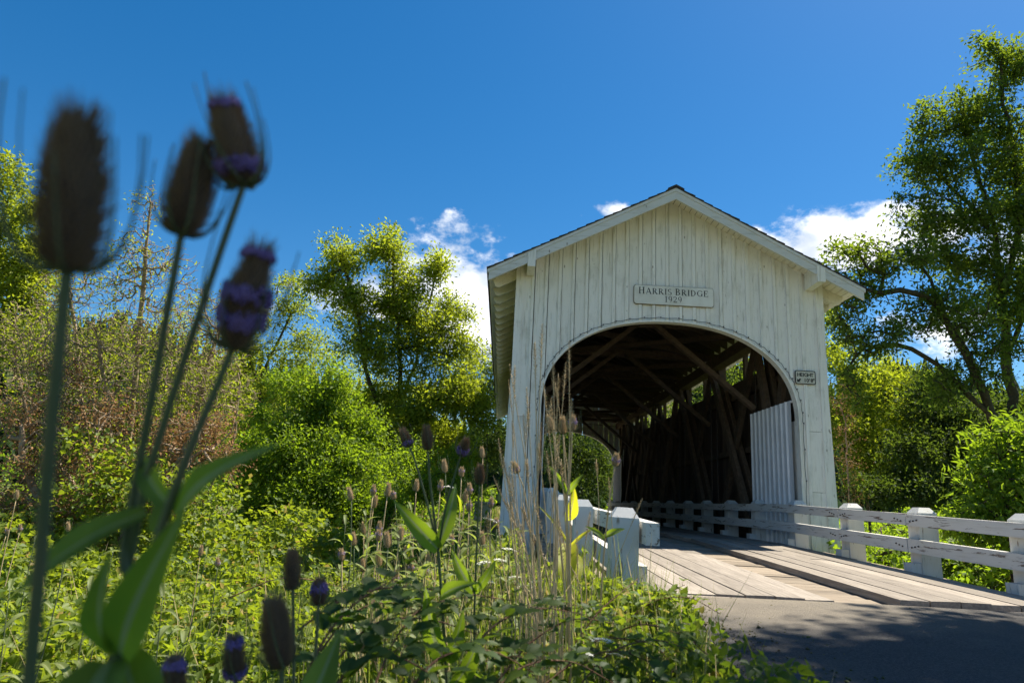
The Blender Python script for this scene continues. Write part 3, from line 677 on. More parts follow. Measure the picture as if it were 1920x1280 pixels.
def skeleton(trunks, tips, step=.5, wander=.12, seed=1, rtip=.006, expo=2.35, rmin=0.0, droop=0.0, upright=.5):
    R = np.random.default_rng(seed); N = len(tips)*14+2000; P = np.zeros((N, 3)); par = -np.ones(N, int); n = 0; D = np.zeros((N, 3))
    for tr in trunks:
        tr = np.array(tr, float); prev = -1
        seg = np.linalg.norm(np.diff(tr, axis=0), axis=1); cum = np.r_[0, np.cumsum(seg)]; K = max(3, int(cum[-1]/step)+1); s = np.linspace(0, cum[-1], K)
        pts = np.stack([np.interp(s, cum, tr[:, i]) for i in range(3)], 1); pts[1:-1] += R.normal(0, wander*step*.35, (K-2, 3))
        if n:
            dd = np.linalg.norm(P[:n]-pts[0], axis=1); j = int(dd.argmin()); prev = j if dd[j] < step*1.5 else -1
        for i, p in enumerate(pts):
            P[n] = p; par[n] = prev; D[n] = (p-P[prev]) if prev >= 0 else (0, 0, 1); prev = n; n += 1
    tips = np.asarray(tips); d0 = np.array([np.linalg.norm(P[:n]-t, axis=1).min() for t in tips]); tipn = []
    for t in tips[np.argsort(d0)]:
        v = t-P[:n]; dist = np.linalg.norm(v, axis=1)+1e-6
        dn = D[:n]/(np.linalg.norm(D[:n], axis=1, keepdims=True)+1e-6); cosb = (v*dn).sum(1)/dist
        cost = dist*(1+.45*(1-cosb))+upright*np.maximum(P[:n, 2]-t[2], 0)
        j = int(cost.argmin()); L = dist[j]; k = max(2, int(math.ceil(L/step))); k = min(k, 12)
        c = P[j]+dn[j]*L*.45+np.array([0, 0, .10*L]); prev = j
        for i in range(1, k+1):
            u = i/k; p = (1-u)**2*P[j]+2*u*(1-u)*c+u*u*t+R.normal(0, wander*L/k, 3)*(u < 1)*.8-np.array([0, 0, droop*L*u*u])
            if n >= N: break
            P[n] = p; D[n] = p-P[prev]; par[n] = prev; prev = n; n += 1
        tipn.append(prev)
    P = P[:n]; par = par[:n]; D = D[:n]; acc = np.zeros(n); ch = np.zeros(n, int)
    r = np.zeros(n)
    for i in range(n-1, -1, -1):
        r[i] = max(rtip, acc[i]**(1/expo)) if acc[i] > 0 else rtip
        if par[i] >= 0: acc[par[i]] += r[i]**expo
    return P, par, np.maximum(r, rmin), D, np.array(tipn)
def limbs_mesh(name, P, par, r, m, thick=.03, r_scale=1.0):
    i = np.where(par >= 0)[0]; r = r*r_scale; Vs = []; Fs = []; o = 0
    r0 = np.minimum(r[par[i]], r[i]*1.35)
    for sel, n in ((r[i] >= thick, 8), ((r[i] < thick) & (r[i] >= thick*.3), 5), (r[i] < thick*.3, 3)):
        if sel.any():
            V, F = frusta(P[par[i]][sel], P[i][sel], r0[sel], r[i][sel], n); Vs.append(V); Fs.append(F+o); o += len(V)
    return np_mesh(name, np.concatenate(Vs), np.concatenate(Fs), m, True)
def unit(v): return v/(np.linalg.norm(v, axis=-1, keepdims=True)+1e-9)
def leaf_arrays(C, axis, nrm, L, W, R, fine=False, fold=.25):
    # one small folded leaf per row: base, two sides, tip
    axis = unit(axis); side = unit(np.cross(axis, nrm)); up = np.cross(side, axis); n = len(C); L = L[:, None]; W = W[:, None]
    if not fine:
        V = np.stack([C, C+axis*L*.45+side*W*.5+up*W*fold, C+axis*L, C+axis*L*.45-side*W*.5+up*W*fold], 1).reshape(-1, 3)
        b = np.arange(n)[:, None]*4; F = np.concatenate([b+np.array([[0, 1, 2]]), b+np.array([[0, 2, 3]])]); k = 4
    else:
        V = np.stack([C, C+axis*L*.28+side*W*.42+up*W*fold, C+axis*L*.62+side*W*.40+up*W*fold-up*L*.05, C+axis*L-up*L*.16,
                      C+axis*L*.62-side*W*.40+up*W*fold-up*L*.05, C+axis*L*.28-side*W*.42+up*W*fold, C+axis*L*.5-up*L*.02], 1).reshape(-1, 3)
        b = np.arange(n)[:, None]*7; F = np.concatenate([b+np.array([t]) for t in ([0, 1, 6], [1, 2, 6], [2, 3, 6], [3, 4, 6], [4, 5, 6], [5, 0, 6])]); k = 7
    return V, F, k
def leaves_mesh(name, anchors, dirs, per, spread, size, m, seed, aspect=.45, flat=.5, fine=False, droop=.15, stretch=None):
    R = np.random.default_rng(seed); n = len(anchors)*per
    A = np.repeat(anchors, per, 0); Dd = unit(np.repeat(dirs, per, 0))
    off = R.normal(0, 1, (n, 3))*spread*np.array([1, 1, .75])
    if stretch: off += Dd*(R.random((n, 1))-.6)*stretch
    ax = unit(R.normal(0, 1, (n, 3))+Dd*.6+unit(off+1e-6)*.5-np.array([0, 0, droop*2])); nr = unit(R.normal(0, 1, (n, 3))*(1-flat)+np.array([0, 0, 1])*flat*1.4)
    L = size*R.uniform(.45, 1.4, n); V, F, k = leaf_arrays(A+off, ax, nr, L, L*aspect*R.uniform(.8, 1.2, n), R, fine)
    return np_mesh(name, V, F, MAT[m], False, np.repeat(R.random(n), k))
def lobe_points(lobes, per_unit, R, shell=.5):
    pts = []
    for px, py, d, rx, ry in lobes:
        c = at(px, py, d); a, b = rx*d/FPX, ry*d/FPX; n = max(3, int(per_unit*rx*ry/1000))
        v = unit(R.normal(0, 1, (n, 3)))*(R.random((n, 1))**shell)
        dep = (a+b)/2
        pts.append(c+_r2*v[:, :1]*a+np.array([0, 1., 0])*v[:, 1:2]*dep+np.array([0, 0, 1.])*v[:, 2:3]*b)
    return np.concatenate(pts)
def tree(name, label, cat, trunks, lobes, seed, density=9, leaf='leaf_ash', per=40, size=.09, spread=.22, bark='bark', step=.5, wander=.14, rtip=.007,
         leaf_frac=1.0, group=None, aspect=.45, fine=False, shell=.5, droop=.0, along=True, rscale=1.0, flat=.5, upright=.5, expo=2.35, thick=.03, trunk_name='trunk'):
    R = np.random.default_rng(seed); tips = lobe_points(lobes, density, R, shell); base = np.array(trunks[0][0], float)
    P, par, r, D, tn = skeleton(trunks, tips, step, wander, seed, rtip, expo, 0, droop, upright)
    root = thing(name, label, cat, tuple(base), group)
    link(trunk_name, limbs_mesh(trunk_name, P-base, par, r, MAT[bark], thick, rscale), root)
    if leaf:
        an = tn if not along else np.unique(np.concatenate([tn, par[tn], par[par[tn]]])); an = an[an >= 0]
        if leaf_frac < 1: an = R.choice(an, int(len(an)*leaf_frac), False)
        link('crown', leaves_mesh('crown', P[an]-base, D[an], per, spread, size, leaf, seed+1, aspect, flat, fine), root)
    return root
G = lambda p: np.array([p[0], p[1], float(zg(p[0], p[1]))-.1])

# ------------------------------------------------------------------ trees and shrubs
def base_at(px, d): p = at(px, 900, d); return G(p)
def stemline(base, *pix): return [base]+[at(*q) for q in pix]
def hue(o): return o
# tall open tree left of the bridge: several upright leaders from a low fork
D1 = 24.0; b1 = base_at(735, D1)
tree('ash_tree', 'tall open yellow green tree with dark forked trunk left of the bridge', 'tree',
     [stemline(b1, (738, 900, D1), (735, 820, D1), (748, 770, D1), (752, 700, D1), (745, 620, D1), (738, 540, D1), (738, 460, D1)),
      stemline(at(735, 830, D1), (715, 770, D1-.3), (690, 715, D1-.5), (678, 650, D1-.5), (668, 570, D1-.4), (648, 500, D1-.3), (635, 450, D1-.3)),
      stemline(at(748, 770, D1), (775, 700, D1+.4), (790, 630, D1+.6), (808, 560, D1+.8), (820, 480, D1+1)),
      stemline(at(735, 840, D1), (790, 770, D1-1), (850, 730, D1-1.5))],
     [(640, 490, 24, 42, 55), (600, 530, 24, 40, 35), (735, 470, 24, 48, 48), (755, 540, 24, 55, 50), (815, 500, 24.5, 34, 40), (670, 580, 23.6, 62, 50), (760, 600, 24, 70, 55),
      (840, 600, 24.5, 52, 45), (700, 650, 23.5, 70, 50), (800, 660, 24, 70, 45), (870, 660, 24, 40, 40), (845, 730, 23, 75, 50), (880, 770, 22.5, 42, 40), (790, 760, 23, 60, 50), (720, 740, 24, 60, 50), (760, 830, 23.5, 90, 55), (690, 830, 24, 50, 60), (850, 830, 24, 60, 50), (780, 900, 23, 90, 50)],
     21, 13, 'leaf_ash', 54, .13, .205, 'bark', .55, .16, .010, rscale=1.25)
# dense round shrub in front of it
D2 = 16.5; b2 = base_at(600, D2)
tree('willow_shrub', 'dense rounded bright green shrub at the edge of the bramble field', 'shrub',
     [stemline(b2, (600, 920, D2), (585, 820, D2), (575, 740, D2)), stemline(b2, (640, 880, D2), (650, 800, D2)), stemline(b2, (550, 900, D2), (530, 820, D2))],
     [(585, 745, 16.5, 55, 45), (625, 770, 16.6, 50, 45), (545, 800, 16.3, 55, 55), (660, 810, 16.6, 45, 60), (600, 850, 15.8, 85, 60), (515, 880, 15.8, 60, 60), (680, 880, 16, 45, 55), (590, 930, 15.3, 95, 55), (500, 960, 15.2, 60, 50), (655, 960, 15.4, 65, 45), (450, 990, 15, 45, 36), (560, 1000, 14.8, 80, 30), (470, 830, 17, 40, 50), (715, 940, 16, 40, 45), (530, 720, 17, 30, 30), (562, 700, 16.8, 16, 24), (640, 722, 16.6, 18, 26), (495, 775, 16.6, 22, 30), (700, 800, 16.8, 26, 36), (612, 690, 16.9, 13, 20), (455, 900, 16, 34, 40)],
     22, 12, 'leaf_willow', 48, .095, .145, 'bark', .35, .14, .006, flat=.35)
# smaller trees behind the dry thicket
D3 = 27; b3 = base_at(490, D3)
tree('slender_tree', 'slender leaning tree with dark trunk between the thicket and the tall tree', 'tree',
     [stemline(b3, (492, 800, D3), (485, 720, D3), (520, 640, D3), (545, 590, D3)), stemline(at(485, 720, D3), (465, 660, D3), (470, 600, D3))],
     [(540, 520, 27, 26, 30), (555, 575, 27, 40, 34), (495, 600, 27, 45, 40), (590, 640, 27, 38, 34), (460, 660, 27, 45, 45), (530, 670, 27, 55, 40), (440, 720, 27, 45, 45), (520, 740, 27, 60, 45), (470, 800, 27, 60, 60)],
     23, 10, 'leaf_ash', 44, .125, .19, 'bark', .6, .16, .010, rscale=1.3)
D4 = 17; b4 = base_at(-60, D4)
tree('hedge_tree', 'leafy tree cut by the left edge of the picture', 'tree',
     [stemline(b4, (-30, 700, D4), (-10, 520, D4), (10, 400, D4)), stemline(at(-30, 700, D4), (30, 560, D4), (55, 470, D4))],
     [(10, 330, 17, 45, 42), (55, 400, 17, 38, 38), (-10, 420, 17, 60, 60), (70, 470, 17, 42, 46), (20, 510, 17, 70, 55), (-60, 500, 17, 80, 90), (60, 570, 17, 60, 50), (-20, 620, 17, 90, 60)],
     24, 11, 'leaf_ash', 48, .105, .16, 'bark', .5, .15, .008)
# the dry thicket on the left
D5 = 12.5; b5 = base_at(240, D5)
thk = tree('dry_thicket', 'tangled dry grey brown thicket of bare branches on the left', 'shrub',
     [stemline(b5, (250, 760, D5), (262, 600, D5), (272, 480, D5), (283, 380, D5)), stemline(b5, (150, 750, D5), (140, 600, D5), (120, 500, D5)), stemline(b5, (360, 800, D5), (390, 680, D5), (420, 600, D5)),
      stemline(b5, (60, 820, D5), (30, 680, D5)), stemline(b5, (200, 740, D5-.5), (180, 620, D5-.6))],
     [(275, 390, 12.5, 26, 52), (250, 470, 12.5, 42, 50), (300, 500, 12.5, 75, 45), (210, 530, 12.5, 75, 55), (110, 560, 12.5, 60, 60), (360, 570, 12.5, 85, 40), (270, 620, 12, 110, 60), (130, 660, 12, 110, 70), (400, 660, 12.3, 80, 60), (30, 650, 12.3, 60, 80), (300, 720, 11.8, 120, 70), (130, 760, 11.5, 130, 70), (410, 740, 12, 80, 60), (330, 800, 11.5, 110, 50), (160, 850, 11, 150, 60)],
     25, 95, 'leaf_ash', 3, .06, .10, 'dead_twig', .30, .10, .0046, leaf_frac=.22, droop=.05, upright=.2, rscale=1.0, expo=2.75, thick=.02, trunk_name='branches')
D5d = 14.5; b5d = base_at(330, D5d)
tree('dry_thicket', 'paler straw coloured thicket of dead canes behind the grey brown one', 'shrub',
     [stemline(b5d, (330, 800, D5d), (350, 680, D5d)), stemline(b5d, (180, 800, D5d), (160, 660, D5d)), stemline(b5d, (440, 820, D5d), (450, 720, D5d)), stemline(b5d, (60, 800, D5d), (40, 640, D5d))],
     [(350, 620, 14.5, 90, 50), (200, 640, 14.5, 110, 60), (410, 690, 14.3, 45, 45), (60, 620, 14.5, 90, 60), (300, 710, 14, 120, 60), (120, 720, 14, 110, 60), (370, 770, 13.8, 70, 60), (230, 800, 13.5, 140, 60), (40, 780, 13.5, 100, 60)],
     28, 44, 'leaf_ash', 5, .075, .14, 'dead_twig', .32, .10, .0058, leaf_frac=.5, droop=.08, upright=.1, expo=2.75, thick=.02, trunk_name='branches')
D5b = 10.5; b5b = base_at(170, D5b)
tree('dead_bush', 'low rusty brown bush of withered leaves under the dry thicket', 'shrub',
     [stemline(b5b, (170, 900, D5b), (180, 820, D5b)), stemline(b5b, (60, 900, D5b), (40, 840, D5b)), stemline(b5b, (330, 900, D5b), (370, 820, D5b))],
     [(60, 790, 11, 90, 60), (200, 780, 11, 70, 45), (60, 880, 10.5, 80, 45), (190, 890, 10.3, 90, 45), (120, 700, 11.6, 60, 40), (420, 870, 11, 45, 50), (330, 830, 10.8, 90, 50), (20, 950, 10, 60, 40), (150, 950, 10, 90, 35), (400, 800, 11.2, 50, 40), (300, 920, 10.2, 60, 40)],
     26, 22, 'leaf_dead', 9, .06, .13, 'dead_twig', .25, .25, .006, leaf_frac=.9, trunk_name='branches', expo=2.1)
D5c = 10.0; b5c = base_at(200, D5c)
tree('bramble_bush', 'green bramble bush climbing through the foot of the dry thicket', 'shrub',
     [stemline(b5c, (200, 930, D5c), (170, 840, D5c), (160, 780, D5c)), stemline(b5c, (280, 920, D5c), (240, 850, D5c))],
     [(150, 830, 10.4, 45, 32), (225, 870, 10, 60, 42), (300, 910, 9.8, 60, 34), (190, 935, 9.6, 80, 34), (390, 930, 9.8, 60, 36)],
     27, 8, 'leaf_bramble', 13, .085, .17, 'bramble_stem', .25, .2, .004, aspect=.7, trunk_name='canes')
# big mossy trees on the right bank
D6 = 21; b6 = base_at(1900, D6)
tree('maple_tree', 'big dark tree with mossy arching limbs reaching over the bridge roof on the right', 'tree',
     [stemline(b6, (1880, 880, D6), (1860, 780, D6), (1830, 700, D6), (1790, 625, D6), (1745, 560, D6), (1690, 545, D6-.5), (1630, 545, D6-1), (1580, 560, D6-1.2)),
      stemline(at(1860, 780, D6), (1800, 720, D6), (1740, 670, D6), (1680, 645, D6), (1620, 650, D6-.5), (1590, 690, D6-.6)),
      stemline(at(1790, 625, D6), (1755, 560, D6+.3), (1735, 500, D6+.4), (1700, 470, D6))],
     [(1600, 470, 20.5, 55, 34), (1565, 520, 20, 34, 40), (1640, 500, 20.5, 60, 40), (1700, 480, 21, 55, 45), (1620, 560, 20.3, 60, 34), (1590, 610, 20, 34, 60), (1640, 640, 20.3, 60, 45), (1750, 560, 21, 60, 45), (1700, 600, 21, 45, 30), (1800, 600, 21, 70, 60), (1860, 660, 21, 80, 60), (1780, 720, 21, 60, 50), (1600, 720, 20, 30, 45)],
     31, 13, 'leaf_maple', 24, .135, .17, 'bark_moss', .45, .25, .012, leaf_frac=.75, rscale=1.25, upright=.25)
D6b = 24; b6b = base_at(1925, D6b)
tree('maple_tree', 'tallest tree, its high leafy crown filling the upper right corner', 'tree',
     [stemline(b6b, (1905, 820, D6b), (1890, 680, D6b), (1875, 540, D6b), (1865, 430, D6b), (1835, 330, D6b), (1800, 230, D6b)),
      stemline(at(1880, 580, D6b), (1910, 430, D6b), (1905, 300, D6b), (1880, 180, D6b), (1870, 100, D6b)), stemline(at(1865, 440, D6b), (1800, 370, D6b), (1750, 320, D6b)), stemline(at(1890, 660, D6b), (1960, 520, D6b), (2000, 380, D6b))],
     [(1860, 100, 24, 48, 38), (1910, 130, 24.5, 60, 60), (1750, 225, 24, 52, 46), (1830, 210, 24, 70, 55), (1720, 300, 24, 42, 50), (1790, 310, 23.5, 80, 55), (1890, 270, 24, 80, 80), (1730, 400, 23.5, 60, 45), (1810, 410, 23.5, 80, 50), (1900, 400, 24, 80, 70), (1760, 480, 23.5, 70, 40), (1860, 500, 23.5, 90, 55), (1960, 320, 25, 80, 120), (1930, 560, 24, 70, 60), (1840, 590, 23.5, 70, 45), (1990, 480, 25, 80, 90)],
     32, 10.5, 'leaf_maple', 30, .16, .20, 'bark_moss', .6, .17, .012, rscale=1.15)
# bright growth behind the right leg
def bush(name, label, px, d, lobes, seed, leaf, size, per=30, density=13, spread=.2, step=.45, cat='shrub', aspect=.45, fine=False, bark='bark', **kw):
    b = base_at(px, d); l0 = lobes[0]
    return tree(name, label, cat, [stemline(b, (px, l0[1]+l0[4]*.6, d), (l0[0], l0[1], d))], lobes, seed, density, leaf, per, size, spread, bark, step, .16, .007, aspect=aspect, fine=fine, **kw)
bush('hazel_shrub', 'sunlit yellow green foliage just right of the portal leg', 1620, 27, [(1620, 740, 27, 60, 65), (1580, 690, 28, 40, 60), (1670, 700, 28, 50, 45), (1600, 830, 26, 60, 60), (1680, 790, 27, 60, 50), (1640, 880, 26, 70, 50), (1570, 780, 27, 30, 60), (1560, 620, 30, 35, 50)], 41, 'leaf_bright', .14, 44, 12, .21)
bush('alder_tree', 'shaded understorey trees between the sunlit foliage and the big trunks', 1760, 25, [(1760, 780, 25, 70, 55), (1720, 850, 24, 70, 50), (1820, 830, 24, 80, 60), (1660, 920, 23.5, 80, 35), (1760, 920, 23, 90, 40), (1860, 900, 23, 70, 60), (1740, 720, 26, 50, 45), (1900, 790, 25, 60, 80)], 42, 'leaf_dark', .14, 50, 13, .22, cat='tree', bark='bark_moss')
bush('thorn_bush', 'dead tan lichen covered bush against the right leg', 1585, 24, [(1575, 760, 24, 22, 60), (1590, 850, 24, 25, 60), (1600, 930, 23.5, 30, 30)], 43, 'leaf_dead', .07, 14, 16, .16, .3, bark='dead_twig', leaf_frac=.7)
bush('laurel_bush', 'bright glossy broad leaved bush beyond the right guard rail', 1880, 8.6, [(1890, 830, 8.6, 60, 60), (1860, 900, 8.5, 65, 55), (1920, 930, 8.4, 70, 70), (1830, 960, 8.5, 55, 40), (1960, 840, 8.6, 60, 90), (1800, 985, 8.6, 40, 25), (1880, 1010, 8.4, 80, 35)], 44, 'leaf_willow', .105, 13, 9, .12, .22, aspect=.34, fine=True, flat=.4)
bush('rail_bush', 'leafy low shrub showing under the right guard rail', 1660, 11.5, [(1660, 1035, 11.5, 50, 22), (1720, 1040, 11, 60, 22), (1690, 1000, 12.5, 70, 18), (1800, 1050, 10, 60, 30)], 45, 'leaf_willow', .085, 12, 14, .10, .2, aspect=.36, fine=True)
bush('rail_bush', 'dark leafy shrub below the right guard rail near the road', 1850, 9.6, [(1850, 1060, 9.6, 70, 30), (1780, 1045, 10, 40, 25), (1910, 1075, 9.2, 50, 30)], 46, 'leaf_bramble_shaded', .08, 14, 14, .10, .2, aspect=.45, fine=True)
bush('elder_bush', 'low bright green bushes merging between the round shrub and the portal', 780, 19, [(740, 890, 19, 60, 45), (800, 910, 18.5, 60, 45), (850, 880, 19.5, 50, 40), (700, 940, 18, 50, 40), (890, 930, 20, 40, 30), (770, 840, 20, 40, 35)], 47, 'leaf_willow', .09, 34, 12, .17)
# trees beyond the bridge
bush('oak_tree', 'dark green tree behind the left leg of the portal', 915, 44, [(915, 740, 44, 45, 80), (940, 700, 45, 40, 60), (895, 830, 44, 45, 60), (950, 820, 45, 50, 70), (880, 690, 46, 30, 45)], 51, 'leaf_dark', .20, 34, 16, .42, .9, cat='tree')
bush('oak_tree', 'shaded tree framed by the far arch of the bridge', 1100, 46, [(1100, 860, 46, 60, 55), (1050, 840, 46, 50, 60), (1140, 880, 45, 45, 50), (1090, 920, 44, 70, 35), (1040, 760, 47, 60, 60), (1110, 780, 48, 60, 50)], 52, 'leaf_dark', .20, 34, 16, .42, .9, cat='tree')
bush('oak_tree', 'tree glimpsed through the open ribbon of the right bridge wall', 1330, 36, [(1330, 700, 36, 80, 50), (1280, 760, 36, 60, 45), (1400, 740, 35, 60, 60), (1240, 790, 37, 50, 40), (1440, 680, 36, 60, 60), (1340, 830, 36, 120, 60)], 53, 'leaf_maple', .16, 28, 9, .36, .8, cat='tree')
bush('far_tree', 'rounded green tree at the foot of the left hill', 440, 40, [(440, 720, 40, 60, 60), (380, 720, 42, 60, 50), (400, 800, 40, 70, 60), (330, 760, 44, 60, 60)], 54, 'leaf_ash', .18, 26, 10, .4, .9, cat='tree')
bush('far_tree', 'pale green tree on the skyline right of the dry thicket', 620, 42, [(600, 680, 42, 60, 50), (660, 720, 42, 60, 60), (560, 720, 42, 50, 50), (620, 800, 42, 80, 60), (430, 640, 46, 40, 40)], 55, 'leaf_bright', .18, 26, 9, .4, .9, cat='tree')

# the tree on the right verge, beside the camera, whose shade covers the near road
bsh = G((9.2, -6.6)); Rs = np.random.default_rng(77)
def world_lobes(L, R, dens, shell=.45):
    out = []
    for (x, y, z, a, b) in L:
        n = int(dens*a*a*b); v = unit(R.normal(0, 1, (n, 3)))*(R.random((n, 1))**shell); out.append(np.array([x, y, z])+v*np.array([a, a, b]))
    return np.concatenate(out)
SHADE = [(7.1, -5.6, 10.2, 2.1, 1.5), (9.4, -4.6, 10, 2.3, 1.7), (5.5, -7.0, 10, 2.2, 1.6), (8.7, -7.0, 10.2, 2.6, 1.8), (3.5, -8.3, 13, 2.6, 1.5), (6.5, -6.2, 12.2, 2.4, 1.6), (9.6, -5.5, 12, 2.8, 2), (8.3, -5.0, 9.9, 1.4, 1.0), (5.6, -5.3, 11, 1.7, 1.2), (6.2, -7.8, 11.5, 2.4, 1.6), (4.7, -6.0, 10, 1.2, .9)]
def shade_tree():
    tips = world_lobes(SHADE, Rs, 9.5); P, par, r, D, tn = skeleton([[bsh, (9.0, -6.7, 3), (8.5, -6.7, 7), (7.8, -6.9, 11)], [(8.6, -6.7, 6), (6.6, -7.6, 9.5), (4.6, -8.5, 12)]], tips, .7, .15, 5, .012, 2.35)
    root = thing('roadside_tree', 'broad tree on the right verge shading the near road, out of the picture', 'tree', tuple(bsh))
    link('trunk', limbs_mesh('trunk', P-bsh, par, r, MAT['bark'], .03, 1.1), root)
    an = np.unique(np.concatenate([tn, par[tn]])); link('crown', leaves_mesh('crown', P[an]-bsh, D[an], 36, .32, .19, 'leaf_maple', 6, .5), root)
shade_tree()

# ------------------------------------------------------------------ hills with forest far behind
def hill(name, x0, x1, y, hfun, m='soil', depth=120):
    xs_ = np.linspace(x0, x1, 60); ys_ = np.linspace(y-depth*.75, y+depth, 22)
    def zf(X, Y): t = np.clip((Y-(y-depth*.75))/(depth*.75), 0, 1); return -3+(hfun(X)+3)*(t*t*(3-2*t))-np.maximum(Y-y, 0)*.25
    o = grid(name, xs_, ys_, zf, MAT[m]); return tag(o, kind='structure'), zf
def conifer_proto(R):
    V = []; F = []
    n = 7
    for k in range(7):
        z0 = .12+.125*k; w = .19*(1-k/7.6)*R.uniform(.85, 1.15); h = .20
        c = len(V); V.append((0, 0, min(1.0, z0+h)))
        for i in range(n*2):
            a = math.pi*i/n+R.uniform(-.1, .1); q = w*(1 if i % 2 == 0 else .55)*R.uniform(.8, 1.2); V.append((q*math.cos(a), q*math.sin(a), z0-(.05 if i % 2 == 0 else 0)))
        for i in range(n*2): F.append((c, c+1+i, c+1+(i+1) % (2*n)))
    return np.array(V), np.array(F)
def forest(name, label, zf, x0, x1, y0, y1, n, hmin, hmax, seed, m):
    R = np.random.default_rng(seed); protos = [conifer_proto(R) for _ in range(4)]; Vs = []; Fs = []; T = []; o = 0
    for i in range(n):
        x, y = R.uniform(x0, x1), R.uniform(y0, y1); V, F = protos[i % 4]; h = R.uniform(hmin, hmax); a = R.uniform(0, 6.28); c, s = math.cos(a), math.sin(a)
        W = np.stack([V[:, 0]*c-V[:, 1]*s, V[:, 0]*s+V[:, 1]*c, V[:, 2]], 1)*np.array([h*1.1, h*1.1, h])+np.array([x, y, float(zf(np.array(x), np.array(y)))-.5])
        Vs.append(W); Fs.append(F+o); o += len(V); T.append(np.full(len(V), R.random()))
    ob = link(name, np_mesh(name, np.concatenate(Vs), np.concatenate(Fs), MAT[m], False, np.concatenate(T))); return tag(ob, label, 'forest', None, 'stuff')
hl, zl = hill('hill', -260, 60, 190, lambda x: np.interp(x, [-260, -140, -97, -62, -25, 0, 60], [42, 38, 34, 24, 14, 10, 8])+2*np.sin(x*.09))
forest('hill_forest', 'distant wooded hillside behind the thicket and trees on the left', zl, -250, 40, 60, 200, 2600, 7, 15, 3, 'conifer')
hr, zr_ = hill('hill', 40, 420, 230, lambda x: 40+5*np.sin(x*.018+.4)+3*np.sin(x*.05))
forest('hill_forest', 'distant dark conifer hillside seen between the right hand trees', zr_, 50, 400, 80, 245, 2200, 10, 18, 4, 'conifer')
hm, zm = hill('hill', -60, 120, 260, lambda x: 14+3*np.sin(x*.04), depth=100)
forest('hill_forest', 'low wooded rise straight behind the bridge', zm, -60, 120, 120, 262, 900, 9, 16, 8, 'conifer')
# ------------------------------------------------------------------ ground cover (nobody could count it)
def polar(n, R, a0, a1, r0, r1, p=1.0):
    a = np.radians(R.uniform(a0, a1, n)); r = (r0**p+(r1**p-r0**p)*R.random(n))**(1/p); return CAM[0]+r*np.sin(a), CAM[1]+r*np.cos(a), r
def clear(x, y):            # off the road, the deck and the bridge
    edge = np.interp(-y, [6.8, 7.6, 9, 11, 14], [-2.55, -2.38, -2.12, -2.0, -2.05])
    return (x < np.where(y > -6.8, -2.75, edge)) & ~((y > -.6) & (x > -3.35))
def canopy(x, y): return .22+1.0*smooth(-6.5, 1.0, y)*smooth(-4.5, -7, x)*(.75+.5*wob(x, y, .7, 5.0))+.26*smooth(-.3, .9, wob(x, y, .8, 1.0))+.16*wob(x, y, 2.3, 3.0)+.13*wob(x, y, 6.1, 1.3)
def trio(name, label, x, y, z, size, m, seed, fine, up=.8, tones=None):
    R = np.random.default_rng(seed); n = len(x); C = np.stack([x, y, z], 1); nr = unit(R.normal(0, 1, (n, 3))*.62+np.array([0, 0, up])); th = R.uniform(0, 6.283, n)
    ref = np.stack([np.cos(th), np.sin(th), R.normal(0, .25, n)], 1); ax = unit(ref-nr*(ref*nr).sum(1, keepdims=True)); sd = np.cross(nr, ax)
    Vs = []; Fs = []; Ts = []; o = 0; tone = R.random(n) if tones is None else tones
    for k, (ca, sa, s) in enumerate(((1, 0, 1.0), (.35, .94, .85), (.35, -.94, .85))):
        a = ax*ca+sd*sa; L = size*s*R.uniform(.75, 1.2, n); V, F, q = leaf_arrays(C+a*(L*.12)[:, None]+R.normal(0, .15, (n, 3))*size[:, None]*.2, a+R.normal(0, .15, (n, 3)), nr+R.normal(0, .2, (n, 3)), L, L*.72, R, fine)
        Vs.append(V); Fs.append(F+o); o += len(V); Ts.append(np.repeat(np.clip(tone+R.normal(0, .08, n), 0, 1), q))
    ob = link(name, np_mesh(name, np.concatenate(Vs), np.concatenate(Fs), MAT[m], False, np.concatenate(Ts))); return tag(ob, label, 'ground cover', None, 'stuff') if label else ob
Rg = np.random.default_rng(101)
x, y, r = polar(88000, Rg, -52, 22, 2.4, 19, .6); k = clear(x, y) & (zg(x, y) > -2.2); x, y, r = x[k], y[k], r[k]
z = zg(x, y)+canopy(x, y)*Rg.uniform(.25, 1.08, len(x))*smooth(1.5, 5, r)
trio('bramble_cover', 'low sunlit bramble and clover cover spread over the bank', x, y, z, (.050+.0046*r), 'leaf_bramble', 102, False)
x, y, r = polar(5200, Rg, -44, 26, 1.5, 5.0, .9); k = clear(x, y); x, y, r = x[k], y[k], r[k]
z = zg(x, y)+Rg.uniform(.02, .30, len(x))
trio('bramble_cover', 'dark bramble leaves growing low by the near roadside', x, y, z, .045+.012*Rg.random(len(x)), 'leaf_bramble_shaded', 103, True)
x, y, r = polar(9000, Rg, 10, 60, 9, 26, .8); k = (x > 2.9) & (y < 3); x, y, r = x[k], y[k], r[k]
trio('ivy_cover', 'leafy ground cover on the low bank beyond the right guard rail', x, y, zg(x, y)+.1+.5*Rg.random(len(x))*(1+.4*wob(x, y, 1.3)), .07+.003*r, 'leaf_willow', 104, False)
x, y, r = polar(26000, Rg, -50, 62, 16, 46, 1.0); k = ((x < -3.5) | (x > 3.3)) & ~((np.abs(x) < 3.3)); x, y, r = x[k], y[k], r[k]
trio('undergrowth', 'shrubby green undergrowth on the creek banks behind the bridge', x, y, zg(x, y)+Rg.random(len(x))*(1.3+.9*wob(x, y, .5)), .10+.004*r, 'leaf_willow', 105, False, .4)
